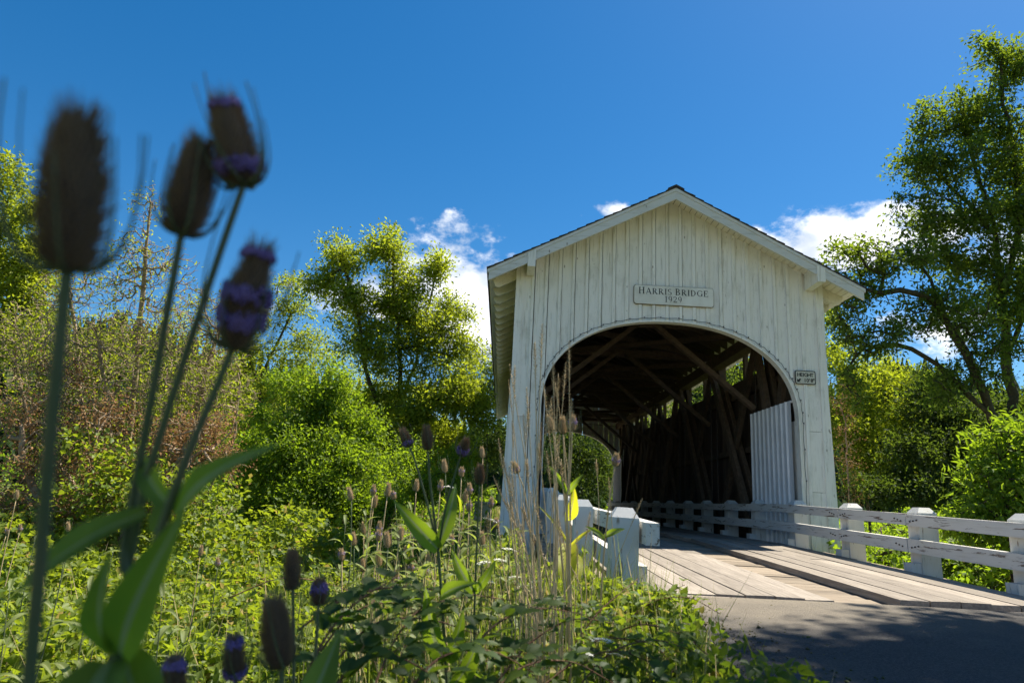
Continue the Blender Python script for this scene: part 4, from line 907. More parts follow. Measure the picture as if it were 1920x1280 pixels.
def blades(name, label, x, y, h, w, m, seed, lean=.3, z0=None, tone=None):
    R = np.random.default_rng(seed); n = len(x); b = np.stack([x, y, zg(x, y)-.02 if z0 is None else z0], 1); th = R.uniform(0, 6.283, n); d = np.stack([np.cos(th), np.sin(th), np.zeros(n)], 1); sd = np.stack([-np.sin(th), np.cos(th), np.zeros(n)], 1)
    ln = lean*R.uniform(.1, 1, n)[:, None]*h[:, None]; hh = h[:, None]; w = w[:, None]; up = np.array([0, 0, 1.])
    m1 = b+up*hh*.5+d*ln*.3; tp = b+up*hh*.95+d*ln
    V = np.stack([b-sd*w, b+sd*w, m1+sd*w*.7, m1-sd*w*.7, tp], 1).reshape(-1, 3); q = np.arange(n)[:, None]*5
    F = np.concatenate([q+np.array([t]) for t in ([0, 1, 2], [0, 2, 3], [3, 2, 4])])
    t = R.random(n) if tone is None else tone
    return tag(link(name, np_mesh(name, V, F, MAT[m], False, np.repeat(t, 5))), label, 'grass', None, 'stuff')
x, y, r = polar(7500, Rg, -52, 24, 1.9, 14, .6); k = clear(x, y) & (zg(x, y) > -2); x, y, r = x[k], y[k], r[k]
blades('grass', 'long green and straw coloured grass standing among the brambles', x, y, Rg.uniform(.25, .75, len(x))*smooth(.8, 4.5, r), .0022+.0005*r, 'grass_green', 106, .5)
x, y, r = polar(6000, Rg, -6, 16, 2.3, 9, .8); k = clear(x, y) & (x > -4.2); x, y, r = x[k], y[k], r[k]
blades('grass', 'fine tall grass along the left guard rail and portal leg', x, y, Rg.uniform(.2, .62, len(x))*smooth(.8, 4.5, r), .0018+.0005*r, 'grass_green', 107, .4)
x, y, r = polar(14000, Rg, -14, 4, 34, 62, 1.0); k = (y > 21); x, y = x[k], y[k]
blades('meadow_grass', 'pale sunlit meadow grass on the far bank', x, y, Rg.uniform(.3, .6, len(x)), np.full(len(x), .03), 'grass_green', 108, .4)

wp = np.array([at(a, b, d) for a, b, d in zip(Rg.uniform(640, 1010, 520), Rg.uniform(1020, 1120, 520), Rg.uniform(3.0, 5.8, 520))]); k = clear(wp[:, 0], wp[:, 1]); wp = wp[k]
blades('weed_stalks', 'thin pale stalks and blades standing thick around the sunlit teasels', wp[:, 0], wp[:, 1], Rg.uniform(.3, .95, len(wp)), np.full(len(wp), .0035), 'grass_green', 109, .75, None, np.where(Rg.random(len(wp)) < .55, .9, .3))
# ------------------------------------------------------------------ teasels
def lance(mb, base, tip, width, up, sag=.12, fold=.22, nl=12, mi=0, wavy=0.0, ph=0.0):
    # lance-shaped leaf blade from base to tip; up = side the blade faces
    b = Vector(base); t = Vector(tip); ax = t-b; L = ax.length; a = ax.normalized(); u = Vector(up); s = a.cross(u).normalized(); u = s.cross(a); o = len(mb.v)
    for i in range(nl+1):
        q = i/nl; w = width*(math.sin(math.pi*min(1, q*.86+.14))**.85)*(1-.25*q) if q < 1 else 0
        c = b+ax*q+u*(sag*L*math.sin(math.pi*q)-sag*.7*L*q*q)
        for k in (-1, -.5, 0, .5, 1): mb.v.append(tuple(c+s*k*w*.5+u*(abs(k)*fold*w+wavy*w*math.sin(9*q+ph+2*k)*abs(k))))
    for i in range(nl):
        for k in range(4): p = o+i*5+k; mb.f.append((p, p+1, p+6, p+5)); mb.m.append(mi)
def head_mesh(seed, L, W, nsp, hi=True):
    # egg of stiff spiny bracts round a dark core; z is the axis, base at 0
    R = random.Random(seed); mb = MB(); nz, na = (12, 12) if hi else (7, 8); o = 0
    def rad(t): return W*.5*(math.sin(math.pi*min(1, max(0, t*.90+.06)))**.42)*(1.04-.17*t)
    vs = []; fs = []
    for i in range(nz+1):
        for k in range(na): a = 2*math.pi*k/na; q = rad(i/nz)*.74; vs.append((q*math.cos(a), q*math.sin(a), L*i/nz))
    for i in range(nz):
        for k in range(na): k2 = (k+1) % na; fs.append((i*na+k, i*na+k2, (i+1)*na+k2, (i+1)*na+k))
    mb.add(vs, fs, 0)
    for j in range(nsp):
        t = (j+.5)/nsp; a = j*2.39996; q = rad(t)*.72; ln = W*(.26+.14*R.random())*(1+.9*max(0, t-.8)*3); tilt = .35+.9*t+R.uniform(-.1, .1)
        c = Vector((q*math.cos(a), q*math.sin(a), L*t)); d = Vector((math.cos(a)*math.cos(tilt), math.sin(a)*math.cos(tilt), math.sin(tilt))); s = Vector((-math.sin(a), math.cos(a), 0)); u = d.cross(s)
        w = W*(.034 if hi else .06); e = c+d*ln
        mb.add([c+s*w, c-s*w*.5+u*w*.8, c-s*w*.5-u*w*.8, e], [(0, 1, 3), (1, 2, 3), (2, 0, 3)], 1)
    return mb.mesh('flower_head', [MAT['head_core'], MAT['spine']] if hi else [MAT['core_dry_lit'], MAT['spine_dry_lit']]), rad
def band_mesh(seed, L, W, t0, t1, rad, n=150):
    R = random.Random(seed); mb = MB()
    for j in range(n):
        a = R.uniform(0, 6.283); t = min(1, max(.02, R.gauss((t0+t1)/2+.02*math.sin(a*2+seed), (t1-t0)*.42))); q = rad(t)*.86; ln = W*.17*R.uniform(.7, 1.2); d = Vector((math.cos(a), math.sin(a), R.uniform(-.2, .5))).normalized(); c = Vector((q*math.cos(a), q*math.sin(a), L*t)); s = d.orthogonal().normalized(); u = d.cross(s); w = W*.035; e = c+d*ln
        mb.add([c+s*w*.5, c-s*w*.5, e+s*w*1.5+u*w, e-s*w*1.5+u*w, e-u*w*1.6], [(0, 1, 3, 2), (2, 3, 4), (0, 2, 4), (1, 4, 3)])
    return mb.mesh('floret_band', MAT['floret' if n > 100 else 'floret_pale'])
def bract_mesh(seed, L, W):
    R = random.Random(seed); ms = []
    for k in range(3):
        mb = MB(); ln = L*R.uniform(.85, 1.6); pts = []; rr = []
        for i in range(9):
            q = i/8; out = W*(.10+.95*math.sin(q*1.7)*.9); pts.append((out, .06*ln*math.sin(q*3+k), -.01*L-.12*W*math.sin(q*3.1)+ln*q**1.9)); rr.append(max(.0006, W*.058*(1-q*.85)))
        mb.tube(pts, rr, 5); ms.append(mb.mesh('bract', MAT['stem_green'], True))
    return ms
PROTO = {}
def head(parent, pos, axis, L, W, seed, bands, hi=True, nbr=8, proto=None):
    key = proto or (seed, L, W)
    if key not in PROTO:
        me, rad = head_mesh(seed, L, W, 430 if hi else 130, hi)
        PROTO[key] = (me, [band_mesh(seed+i, L, W, a, b, rad, 260 if hi else 70) for i, (a, b) in enumerate(bands)], bract_mesh(seed, L, W))
    me, bds, brs = PROTO[key]; q = Vector(axis).to_track_quat('Z', 'Y')
    h = link('flower_head', me, parent, pos); h.rotation_mode = 'QUATERNION'; h.rotation_quaternion = q
    for b in bds: link('floret_band', b, h)
    R = random.Random(seed+int(1000*abs(pos[0]+pos[1])))
    for k in range(nbr):
        o = link('bract', brs[k % 3], h, (0, 0, 0), (0, 0, 2*math.pi*k/nbr+R.uniform(-.3, .3))); s = R.uniform(.7, 1.15); o.scale = (s, s, s*R.uniform(.8, 1.1))
    return h
def smooth_path(pts, n=14):
    pts = [np.array(p, float) for p in pts]
    if len(pts) == 2: return [pts[0]*(1-t)+pts[1]*t for t in np.linspace(0, 1, n)]
    P = [2*pts[0]-pts[1]]+pts+[2*pts[-1]-pts[-2]]; out = []
    for i in range(1, len(P)-2):
        for t in np.linspace(0, 1, max(3, n//(len(pts)-1)), endpoint=False):
            a, b, c, d = P[i-1], P[i], P[i+1], P[i+2]; out.append(.5*((2*b)+(-a+c)*t+(2*a-5*b+4*c-d)*t*t+(-a+3*b-3*c+d)*t**3))
    out.append(pts[-1]); return out
def teasel(label, stems, leaves=(), group=None, mleaf='leaf_teasel', mstem='stem_green', hi=True, ground=None):
    # stems: dict(path=[(px,py,d)...] from foot to head, r=(r0,r1), head=(L,W,bands) or None); leaves: (foot pixel, tip pixel, width, facing)
    root = at(*stems[0]['path'][0]) if ground is None else ground
    t = thing('teasel_plant', label, 'teasel', tuple(root), group); R0 = np.array(root); sd = abs(hash(label)) % 100
    sd = sum(ord(c) for c in label) % 97
    for i, s in enumerate(stems):
        p = smooth_path([at(*q) for q in s['path']], 18)
        if s.get('root'): p = [np.array([p[0][0], p[0][1]+.02, float(zg(p[0][0], p[0][1]))-.05])]+p
        mb = MB(); mb.tube([q-R0 for q in p], list(np.linspace(s['r'][0], s['r'][1], len(p))), 8); st = mb.build('stem', MAT[s.get('m', mstem)], t, True)
        if hi:
            rr = random.Random(sd+i); mb = MB()
            for k in range(26):
                j = rr.randrange(1, len(p)-1); c = Vector(p[j]-R0).lerp(Vector(p[j+1]-R0), rr.random()); a = rr.uniform(0, 6.28); d = Vector((math.cos(a), math.sin(a), .3)); e = s['r'][1]
                q = d.orthogonal().normalized()*e*.3; mb.add([c+q, c-q, c+d*e*2.4], [(0, 1, 2)])
            o = mb.build('prickles', MAT['stem_green'], st); o['kind'] = 'stuff'
        if s.get('head'):
            L, W, bands = s['head']; ax = (at(*s['top'])-p[-1]) if s.get('top') else p[-1]-p[-3]; head(t, tuple(p[-1]-R0), ax, L, W, sd+i*7, bands, hi, s.get('nbr', 8))
    for i, (a, b, w, face) in enumerate(leaves):
        mb = MB(); lance(mb, at(*a)-R0, at(*b)-R0, w, face, .10, .20, 14, 0, .06, i*1.3); me = mb.mesh('leaf', MAT[mleaf], True)
        ta = me.attributes.new('tone', 'FLOAT', 'POINT'); ta.data.foreach_set('value', [1.0 if (q % 5) == 2 else .10+((i*37+sd) % 6)/10 for q in range(len(me.vertices))]); link('leaf', me, t)
    return t
CF = (0.1, -1, .25)
# close by the lens, out of focus
teasel('large brown teasel head at far left, close to the camera', [dict(path=[(50, 1330, .40), (75, 1050, .39), (100, 760, .375), (126, 503, .37)], r=(.0042, .0034), head=(.080, .0365, ()), root=True, top=(148, 225, .365))],
       [])
teasel('forked teasel plant with three purple banded heads and broad leaves at left foreground',
       [dict(path=[(190, 1340, .56), (250, 1130, .55), (300, 1000, .54), (345, 870, .53), (400, 740, .53), (437, 652, .53)], r=(.0046, .0030), head=(.078, .034, ((.24, .34), (.50, .60), (.95, 1.0))), root=True, top=(492, 455, .53)),
        dict(path=[(262, 1090, .55), (232, 1060, .56), (246, 950, .57), (282, 760, .56), (318, 560, .555), (340, 438, .55)], r=(.0040, .0031), head=(.072, .037, ()), top=(378, 262, .55)),
        dict(path=[(205, 1260, .57), (262, 955, .565), (290, 850, .555), (350, 660, .55), (410, 480, .55), (457, 345, .55)], r=(.0037, .0029), head=(.066, .036, ((.12, .22), (.95, 1.0))), top=(418, 185, .55))],
       [((330, 968, .54), (505, 828, .50), .026, (.0, -1, .5)), ((275, 960, .56), (15, 1112, .50), .027, (.1, -.8, .6)), ((290, 1000, .55), (340, 900, .60), .02, (.2, -1, .3)), ((320, 950, .54), (262, 850, .58), .022, (-.3, -1, .2)),
        ((225, 1225, .55), (335, 965, .50), .040, (.25, -1, .15)), ((215, 1230, .56), (195, 1040, .53), .034, (-.3, -1, .1)), ((205, 1240, .55), (140, 1420, .50), .06, (0, -1, .3)), ((235, 1230, .56), (290, 1420, .52), .055, (.2, -1, .2))])
teasel('dark bristly teasel head at lower left centre, nearest of its group', [dict(path=[(545, 1400, .86), (532, 1320, .86), (525, 1248, .86)], r=(.0045, .0035), head=(.080, .042, ()), root=True)],
       [((545, 1400, .86), (640, 1180, .95), .05, (.3, -1, .3)), ((540, 1390, .86), (450, 1290, .8), .04, (0, -1, .6))])
teasel('upright teasel head with a pale stem behind the nearest dark one', [dict(path=[(548, 1420, 1.5), (551, 1250, 1.5), (549, 1102, 1.5)], r=(.0045, .0032), head=(.078, .037, ()), root=True)])
teasel('short teasel head with purple crown beside the upright one', [dict(path=[(580, 1400, 1.45), (590, 1250, 1.45), (597, 1131, 1.45)], r=(.0045, .003), head=(.048, .034, ((.60, .85),)), root=True)])
teasel('teasel head with purple bands at top and foot, low at left', [dict(path=[(445, 1420, 1.05), (441, 1270, 1.05)], r=(.004, .003), head=(.060, .034, ((.05, .18), (.88, 1.0))), root=True)])
teasel('purple topped teasel head cut by the lower edge of the picture', [dict(path=[(330, 1420, .95), (328, 1312, .95)], r=(.004, .003), head=(.055, .034, ((.85, 1.0),)), root=True)])
# the tall dark plant in the middle
teasel('tall dark teasel with three heads and broad leaves in the middle of the weeds',
       [dict(path=[(838, 1290, 2.1), (830, 1150, 2.1), (822, 1040, 2.1), (813, 960, 2.1), (806, 900, 2.1), (802, 842, 2.1)], r=(.0055, .0035), head=(.066, .036, ()), root=True),
        dict(path=[(822, 1030, 2.1), (800, 940, 2.12), (780, 870, 2.14), (767, 836, 2.15)], r=(.0038, .0028), head=(.052, .034, ((.1, .25),))),
        dict(path=[(822, 1030, 2.1), (836, 950, 2.05), (856, 880, 2.03), (865, 852, 2.02)], r=(.0038, .0028), head=(.048, .032, ((.15, .4),)))],
       [((822, 1030, 2.1), (740, 940, 2.0), .06, (-.3, -1, .4)), ((822, 1020, 2.1), (857, 905, 2.15), .05, (.4, -1, .1)), ((835, 1235, 2.1), (795, 1110, 1.95), .075, (-.2, -1, .2)), ((835, 1240, 2.1), (870, 1150, 2.0), .06, (.3, -1, .2)), ((825, 1120, 2.1), (890, 1090, 2.0), .05, (.2, -1, .5)),
        ((838, 1290, 2.1), (905, 1190, 1.95), .07, (.4, -1, .3))])
teasel('single dark teasel head on a thin straight stem right of the tall one', [dict(path=[(888, 1290, 2.3), (890, 1130, 2.3), (895, 1000, 2.3), (899, 906, 2.3)], r=(.0045, .003), head=(.058, .034, ()), root=True)],
       [((890, 1110, 2.3), (845, 1030, 2.3), .05, (-.4, -1, .3)), ((889, 1110, 2.3), (930, 1050, 2.3), .035, (.4, -1, .3))])
teasel('tall teasel with three pale heads standing before the dark opening',
       [dict(path=[(1068, 1290, 3.0), (1066, 1150, 3.0), (1064, 1000, 3.0), (1060, 900, 3.0), (1056, 812, 3.0)], r=(.0060, .0035), head=(.068, .040, ()), root=True),
        dict(path=[(1063, 960, 3.0), (1052, 880, 3.05), (1035, 806, 3.1)], r=(.004, .0028), head=(.062, .037, ())), dict(path=[(1063, 940, 3.0), (1070, 870, 2.95), (1073, 806, 2.95)], r=(.004, .0028), head=(.060, .036, ((.5, .7),)))],
       [((1064, 925, 3.0), (1093, 888, 3.0), .030, (.2, -1, .6)), ((1063, 925, 3.0), (1026, 868, 3.0), .03, (-.2, -1, .6))], mstem='straw', hi=False)
ylf = teasel('teasel stalk with a large translucent yellow leaf in front of the left guard rail', [dict(path=[(1066, 1180, 3.4), (1068, 1100, 3.4), (1064, 960, 3.4)], r=(.005, .003), head=None, root=True)],
       [((1068, 1020, 3.45), (1062, 1105, 3.2), .12, (-.2, -1, -.1)), ((1072, 1035, 3.42), (1086, 1092, 3.25), .07, (.4, -1, 0)), ((1064, 975, 3.4), (1078, 915, 3.3), .07, (.2, -1, .1)), ((1068, 1025, 3.4), (1010, 945, 3.5), .02, (0, -1, .6)), ((1068, 1025, 3.4), (1118, 985, 3.4), .02, (0, -1, .6))], mleaf='leaf_yellow')
teasel('slim teasel with one purple tinged head before the far arch', [dict(path=[(1120, 1290, 3.2), (1128, 1100, 3.2), (1140, 960, 3.2), (1153, 873, 3.2)], r=(.005, .003), head=(.056, .036, ((.4, .6),)), root=True)],
       [((1133, 1010, 3.2), (1098, 985, 3.2), .03, (0, -1, .6)), ((1134, 1005, 3.2), (1172, 990, 3.2), .035, (0, -1, .5))], mstem='straw', hi=False)
teasel('small teasel head against the white left leg of the portal', [dict(path=[(1010, 1270, 3.4), (1000, 1050, 3.4), (985, 930, 3.4), (971, 886, 3.4)], r=(.005, .003), head=(.055, .034, ((.3, .45),)), root=True)], mstem='straw', hi=False)
# the sunlit stand further back
BACK = [(659, 926, -18), (699, 916, 3), (726, 919, 4), (740, 924, -22), (780, 909, 2), (825, 909, 5), (835, 874, -10), (865, 882, 0), (905, 847, -8), (881, 915, -6), (871, 930, 8), (879, 947, 0), (846, 955, -14), (830, 972, 4), (770, 976, -6), (784, 1004, -20), (682, 989, -4), (710, 986, 3),
        (727, 1015, -8), (709, 1002, 0), (749, 1002, 6), (760, 1032, 2), (711, 1049, -6), (641, 1039, -8), (664, 1011, -10), (797, 1065, 0), (807, 1052, -16), (931, 977, -5), (30, 925, 2), (37, 985, 0), (128, 985, -8), (12, 990, 6), (375, 1030, 4), (408, 1050, -4), (700, 940, 10), (845, 1010, 6), (905, 1010, -6), (770, 1060, 3), (680, 1060, -5), (740, 1085, 8), (860, 1060, -8), (920, 940, 3)]
Rb = random.Random(31)
ONES = 'first second third fourth fifth sixth seventh eighth ninth tenth eleventh twelfth thirteenth fourteenth fifteenth sixteenth seventeenth eighteenth nineteenth'.split()
TENS = {20: 'twent', 30: 'thirt', 40: 'fort'}
def nth(k): return ONES[k-1] if k < 20 else (TENS[k]+'ieth' if k % 10 == 0 else TENS[k//10*10]+'y '+ONES[k % 10-1])
def rank(seq): s = sorted(range(len(seq)), key=lambda i: seq[i]); return {i: s.index(i)+1 for i in range(len(seq))}
BR = rank([q[0] if q[0] > 450 else 5000+q[0] for q in BACK])
def back_label(i, px, tilt):
    look = ('brown', 'purple banded', 'tall brown', 'purple topped')[i % 4]; ln = 'leaning left' if tilt < -7 else 'leaning right' if tilt > 5 else 'upright'
    return '%s teasel head, %s, %s from the left in the sunlit stand' % (look, ln, nth(BR[i])) if px > 450 else '%s teasel head, %s, %s from the left in the far left bramble field' % (look, ln, nth(BR[i]-36))
for i, (px, py, tilt) in enumerate(BACK):
    d = 4.1+.9*Rb.random()-(.5 if py > 1000 else 0)+(1.6 if px < 420 else 0); top = at(px, py+11, d); foot = np.array([top[0]+.05*Rb.uniform(-1, 1)-.004*tilt, top[1]+.1*Rb.uniform(-1, 1), 0]); foot[2] = float(zg(foot[0], foot[1]))-.05
    t = thing('teasel_plant', back_label(i, px, tilt), 'teasel', tuple(foot), 'teasels standing in the weeds')
    bend = math.tan(math.radians(tilt))*.12; mid = foot*.35+top*.65+np.array([-bend*.6, 0, 0]); p = smooth_path([foot-foot, mid-foot, top-foot], 10)
    mb = MB(); mb.tube(p, list(np.linspace(.0052, .0032, len(p))), 5); mb.build('stem', MAT['straw' if i % 3 else 'stem_green'], t, True)
    v = i % 4; hd = ((.072, .039, ()), (.062, .036, ((.35, .5),)), (.078, .040, ()), (.058, .037, ((.55, .75),)))[v]
    head(t, tuple(top-foot), (math.sin(math.radians(tilt)), -.1, 1), hd[0], hd[1], 60+v, hd[2], False, 6, ('far', v))
    for k in range(3):
        j = 3+k*2 if 3+k*2 < len(p)-1 else len(p)-2; a = Rb.uniform(0, 6.28); mb = MB(); L = Rb.uniform(.10, .20); lance(mb, p[j], p[j]+np.array([math.cos(a)*L, math.sin(a)*L*.6, L*Rb.uniform(.2, .8)]), .028, (0, -.5, 1), .1, .2, 6); me = mb.mesh('leaf', MAT['leaf_ash'], True); link('leaf', me, t)

# leafy weeds between them: long pale leaves up a stout stem
WD = [(20, 1180, 3.0), (75, 1120, 3.6), (140, 1200, 2.6), (180, 1090, 4.0), (300, 1190, 2.8), (40, 1060, 4.4), (240, 1120, 3.4), (340, 1110, 4.2),
      (660, 1090, 4.2), (700, 1060, 4.4), (735, 1100, 3.8), (770, 1050, 4.3), (800, 1100, 3.6), (835, 1060, 4.0), (870, 1095, 3.6), (690, 1110, 3.6), (905, 1080, 3.8), (940, 1100, 3.6), (760, 1130, 3.2), (850, 1130, 3.2), (630, 1070, 4.6), (980, 1120, 3.4)]
Rw = random.Random(91); WR = rank([q[0] for q in WD])
for i, (px, py, d) in enumerate(WD):
    c = at(px, py, d); foot = np.array([c[0], c[1], float(zg(c[0], c[1]))-.03]); H = max(.35, c[2]-foot[2]+Rw.uniform(.15, .35)); lean = np.array([Rw.uniform(-.1, .1), Rw.uniform(-.1, .1), 1.0])*H
    t = thing('leafy_weed', 'leafy pale green weed with long leaves, %s of its kind from the left' % nth(WR[i]), 'weed', tuple(foot), 'leafy weeds in the verge'); p = smooth_path([lean*0, lean*.5+np.array([.02, 0, 0]), lean], 10)
    mb = MB(); mb.tube(p, list(np.linspace(.005, .0018, len(p))), 6); mb.build('stem', MAT['stem_green'], t, True)
    for k in range(15):
        u = .15+.85*k/14; q = lean*u; a = k*2.4+Rw.uniform(-.3, .3); L = Rw.uniform(.13, .24)*(1.1-.55*u); mb = MB(); e = np.array([math.cos(a)*L, math.sin(a)*L, L*Rw.uniform(-.15, .75)])
        lance(mb, q, q+e, L*.24, (0, -.2, 1), .16, .2, 7, 0, .08, k); me = mb.mesh('leaf', MAT['leaf_weed'], True); ta = me.attributes.new('tone', 'FLOAT', 'POINT'); tt = Rw.uniform(.1, .7); ta.data.foreach_set('value', [1.0 if (m_ % 5) == 2 else tt for m_ in range(len(me.vertices))]); link('leaf', me, t)

# ------------------------------------------------------------------ dry grass stalks, white umbels, bramble canes
Rk = random.Random(17)
ST = [(1012, 1250, 1003, 640, 2.6), (1022, 1260, 1016, 625, 2.5), (1030, 1250, 1037, 690, 2.7), (1041, 1240, 1047, 700, 2.8), (1068, 1230, 1067, 655, 2.8), (1000, 1240, 958, 700, 2.9), (1016, 1250, 990, 760, 2.7), (1008, 1200, 955, 890, 2.6), (1020, 1220, 930, 905, 3.0), (1000, 1180, 948, 930, 3.0), (985, 1160, 960, 965, 3.1), (1030, 1250, 1000, 940, 2.4), (1044, 1260, 1052, 860, 2.4),
      (1090, 1120, 1050, 985, 3.0), (1100, 1130, 1105, 970, 3.2), (1055, 1200, 1000, 1000, 2.8), (1155, 1070, 1142, 905, 4.0), (1150, 1080, 1200, 945, 3.8), (940, 1190, 915, 960, 3.2), (1075, 1180, 1082, 1010, 3.0), (1035, 1250, 1020, 730, 2.9), (1000, 1250, 1010, 830, 2.5), (1012, 1260, 1032, 760, 2.4), (960, 1170, 935, 990, 3.1), (1110, 1100, 1118, 860, 3.6)]
Rq = random.Random(8)
for k in range(22):
    xb = Rq.uniform(965, 1075); ST.append((xb, Rq.uniform(1150, 1260), xb+Rq.uniform(-45, 12), Rq.uniform(660, 1000), Rq.uniform(2.4, 3.3)))
SR = rank([q[2] for q in ST])
for i, (x0, y0, x1, y1, d) in enumerate(ST):
    a = at(x0, y0, d); b = at(x1, y1, d+.1); foot = np.array([a[0], a[1]+.05, float(zg(a[0], a[1]))-.04]); t = thing('grass_stalk', '%s dry straw coloured grass stalk, %s from the left by the leg' % ('tall' if y1 < 800 else 'short', nth(SR[i])), 'grass', tuple(foot), 'dry grass stalks by the left guard rail')
    c = (a+b)/2+np.array([Rk.uniform(-.05, .05), Rk.uniform(-.05, .05), 0]); p = smooth_path([foot*0, a-foot, c-foot, b-foot], 14); mb = MB(); mb.tube(p, list(np.linspace(.0036, .0015, len(p))), 5); mb.build('stem', MAT['straw'], t, True)
    mb = MB(); q0 = Vector(b-foot); dr = (Vector(b-foot)-Vector(p[-3])).normalized(); L = Rk.uniform(.10, .17)
    for k in range(46):
        u = k/46; q = q0-dr*L*(1-u)*.9+dr*L*.25*u+Vector((0, 0, -.05*u*u if i % 3 == 0 else 0)); an = k*2.4; e = Vector((math.cos(an), math.sin(an), .9)).normalized(); s = e.orthogonal().normalized()*.0018; w = .0045*math.sin(math.pi*(u*.9+.08))+.002
        mb.add([q+s, q-s, q+e*w*3.4], [(0, 1, 2)])
        s2 = e.cross(s.normalized())*.0018; mb.add([q+s2, q-s2, q+e*w*3.4], [(0, 1, 2)])
    o = mb.build('seed_head', MAT['straw'], t); o['kind'] = 'stuff'
UM = [(920, 975, 3.3), (844, 913, 4.5), (938, 1050, 3.2), (955, 1030, 3.4), (985, 1062, 3.3), (905, 1055, 3.5), (965, 1082, 3.1), (1005, 1090, 3.2), (915, 1090, 3.3), (960, 1143, 2.6), (1095, 1225, 2.2), (1155, 1228, 2.3), (1128, 1200, 2.4), (905, 1025, 3.8), (990, 1100, 3.0)]
um = MB(); Ru = random.Random(4)
for k in range(26):
    a = k*2.4; q = .036*math.sqrt(k/26); c = Vector((q*math.cos(a), q*math.sin(a), .006-.6*q*q*10)); 
    for j in range(6):
        b = j*1.05; e = c+Vector((.006*math.cos(b), .006*math.sin(b), Ru.uniform(-.001, .002))); s = Vector((-math.sin(b), math.cos(b), 0))*.0028; um.add([c+s*.4, e+s, e-s, c-s*.4], [(0, 1, 2, 3)])
UME = um.mesh('flower_cluster', MAT['umbel']); sp = MB()
for k in range(12):
    a = k*2*math.pi/12; q = .026; sp.tube([(0, 0, -.04), (q*.6*math.cos(a), q*.6*math.sin(a), -.022), (q*math.cos(a), q*math.sin(a), -.001)], .0006, 3)
SPE = sp.mesh('flower_spokes', MAT['stem_green'])
UR = rank([q[0] for q in UM])
for i, (px, py, d) in enumerate(UM):
    top = at(px, py, d); foot = np.array([top[0]+Ru.uniform(-.06, .06), top[1]+.05, 0]); foot[2] = float(zg(foot[0], foot[1]))-.05
    t = thing('wild_carrot', 'flat white flower umbel on a thin stalk, %s from the left among the weeds' % nth(UR[i]), 'flower', tuple(foot), 'white umbels in the weeds'); p = smooth_path([foot*0, (top-foot)*.5+np.array([.02, 0, 0]), top-foot-np.array([0, 0, .04])], 10)
    mb = MB(); mb.tube(p, .0022, 5); mb.build('stem', MAT['stem_green'], t, True); s = Ru.uniform(.8, 1.25); rot = (Ru.uniform(-.3, .1), Ru.uniform(-.25, .25), Ru.uniform(0, 6))
    o = link('flower_cluster', UME, t, tuple(top-foot), rot); o.scale = (s, s, s); o = link('flower_spokes', SPE, t, tuple(top-foot), rot); o.scale = (s, s, s)
def leaflet(w, seed, m):
    R = random.Random(seed); mb = MB(); n = 9; vs = [(0, 0, 0)]
    for i in range(1, n):
        q = i/n; wd = w*math.sin(math.pi*q**.8)*(1-.18*q); z = -.20*q*q; jag = .06*w*(i % 2)
        vs += [(q+jag, -wd/2-jag, z+.13*wd), (q, 0, z), (q+jag, wd/2+jag, z+.13*wd)]
    vs.append((1.04, 0, -.22)); fs = [(0, 1, 2), (0, 2, 3)]
    for i in range(n-2):
        a = 1+3*i; fs += [(a, a+3, a+4, a+1), (a+1, a+4, a+5, a+2)]
    a = 1+3*(n-2); e = len(vs)-1; fs += [(a, e, a+1), (a+1, e, a+2)]
    mb.add(vs, fs); me = mb.mesh('leaf', MAT[m], True); t = me.attributes.new('tone', 'FLOAT', 'POINT'); t.data.foreach_set('value', [R.random()*.9]*len(me.vertices)); return me
LEAVES = {m: [leaflet(w, i, m) for i, w in enumerate((.62, .70, .56, .74, .66))] for m in ('leaf_bramble', 'leaf_bramble_shaded')}
def cane(label, path, r, size, nleaf, m, seed, group='bramble canes by the road'):
    R = random.Random(seed); p = smooth_path([at(*q) for q in path], 26); foot = p[0]; t = thing('bramble_cane', label, 'bramble', tuple(foot), group)
    mb = MB(); mb.tube([q-foot for q in p], list(np.linspace(r, r*.45, len(p))), 6); mb.build('stem', MAT['bramble_stem'], t, True)
    for k in range(nleaf):
        u = .06+.94*(k+.5)/nleaf; j = min(len(p)-2, int(u*(len(p)-1))); c = Vector(p[j]-foot); d = Vector(p[j+1]-p[j]).normalized(); sgn = 1 if k % 2 else -1
        side = d.cross(Vector((0, 0, 1))).normalized()*sgn; pd = (side*R.uniform(.5, 1)+d*R.uniform(.1, .7)+Vector((0, 0, R.uniform(-.1, .6)))).normalized(); pl = size*R.uniform(.4, .9); e = c+pd*pl
        mb = MB(); mb.tube([c, (c+e)/2+Vector((0, 0, .1*pl)), e], [r*.4, r*.3, r*.25], 4); mb.build('leaf_stalk', MAT['bramble_stem'], t, True)
        nl = 3 if R.random() < .8 else 1
        for b in range(nl):
            a = (0, 1.15, -1.15)[b]; dd = pd.copy(); dd.rotate(Matrix.Rotation(a, 3, 'Z')); dd.z += R.uniform(-.35, .2); dd.normalize(); up = Vector((R.uniform(-.4, .4), R.uniform(-.6, .2), 1)); s_ = up.cross(dd).normalized(); u_ = dd.cross(s_)
            o = link('leaf', R.choice(LEAVES[m]), t); S = size*R.uniform(.7, 1.1)*(1 if b == 0 else .85)*(1-.35*u)
            o.matrix_basis = Matrix(((dd.x, s_.x, u_.x, e.x), (dd.y, s_.y, u_.y, e.y), (dd.z, s_.z, u_.z, e.z), (0, 0, 0, 1))) @ Matrix.Scale(S, 4)
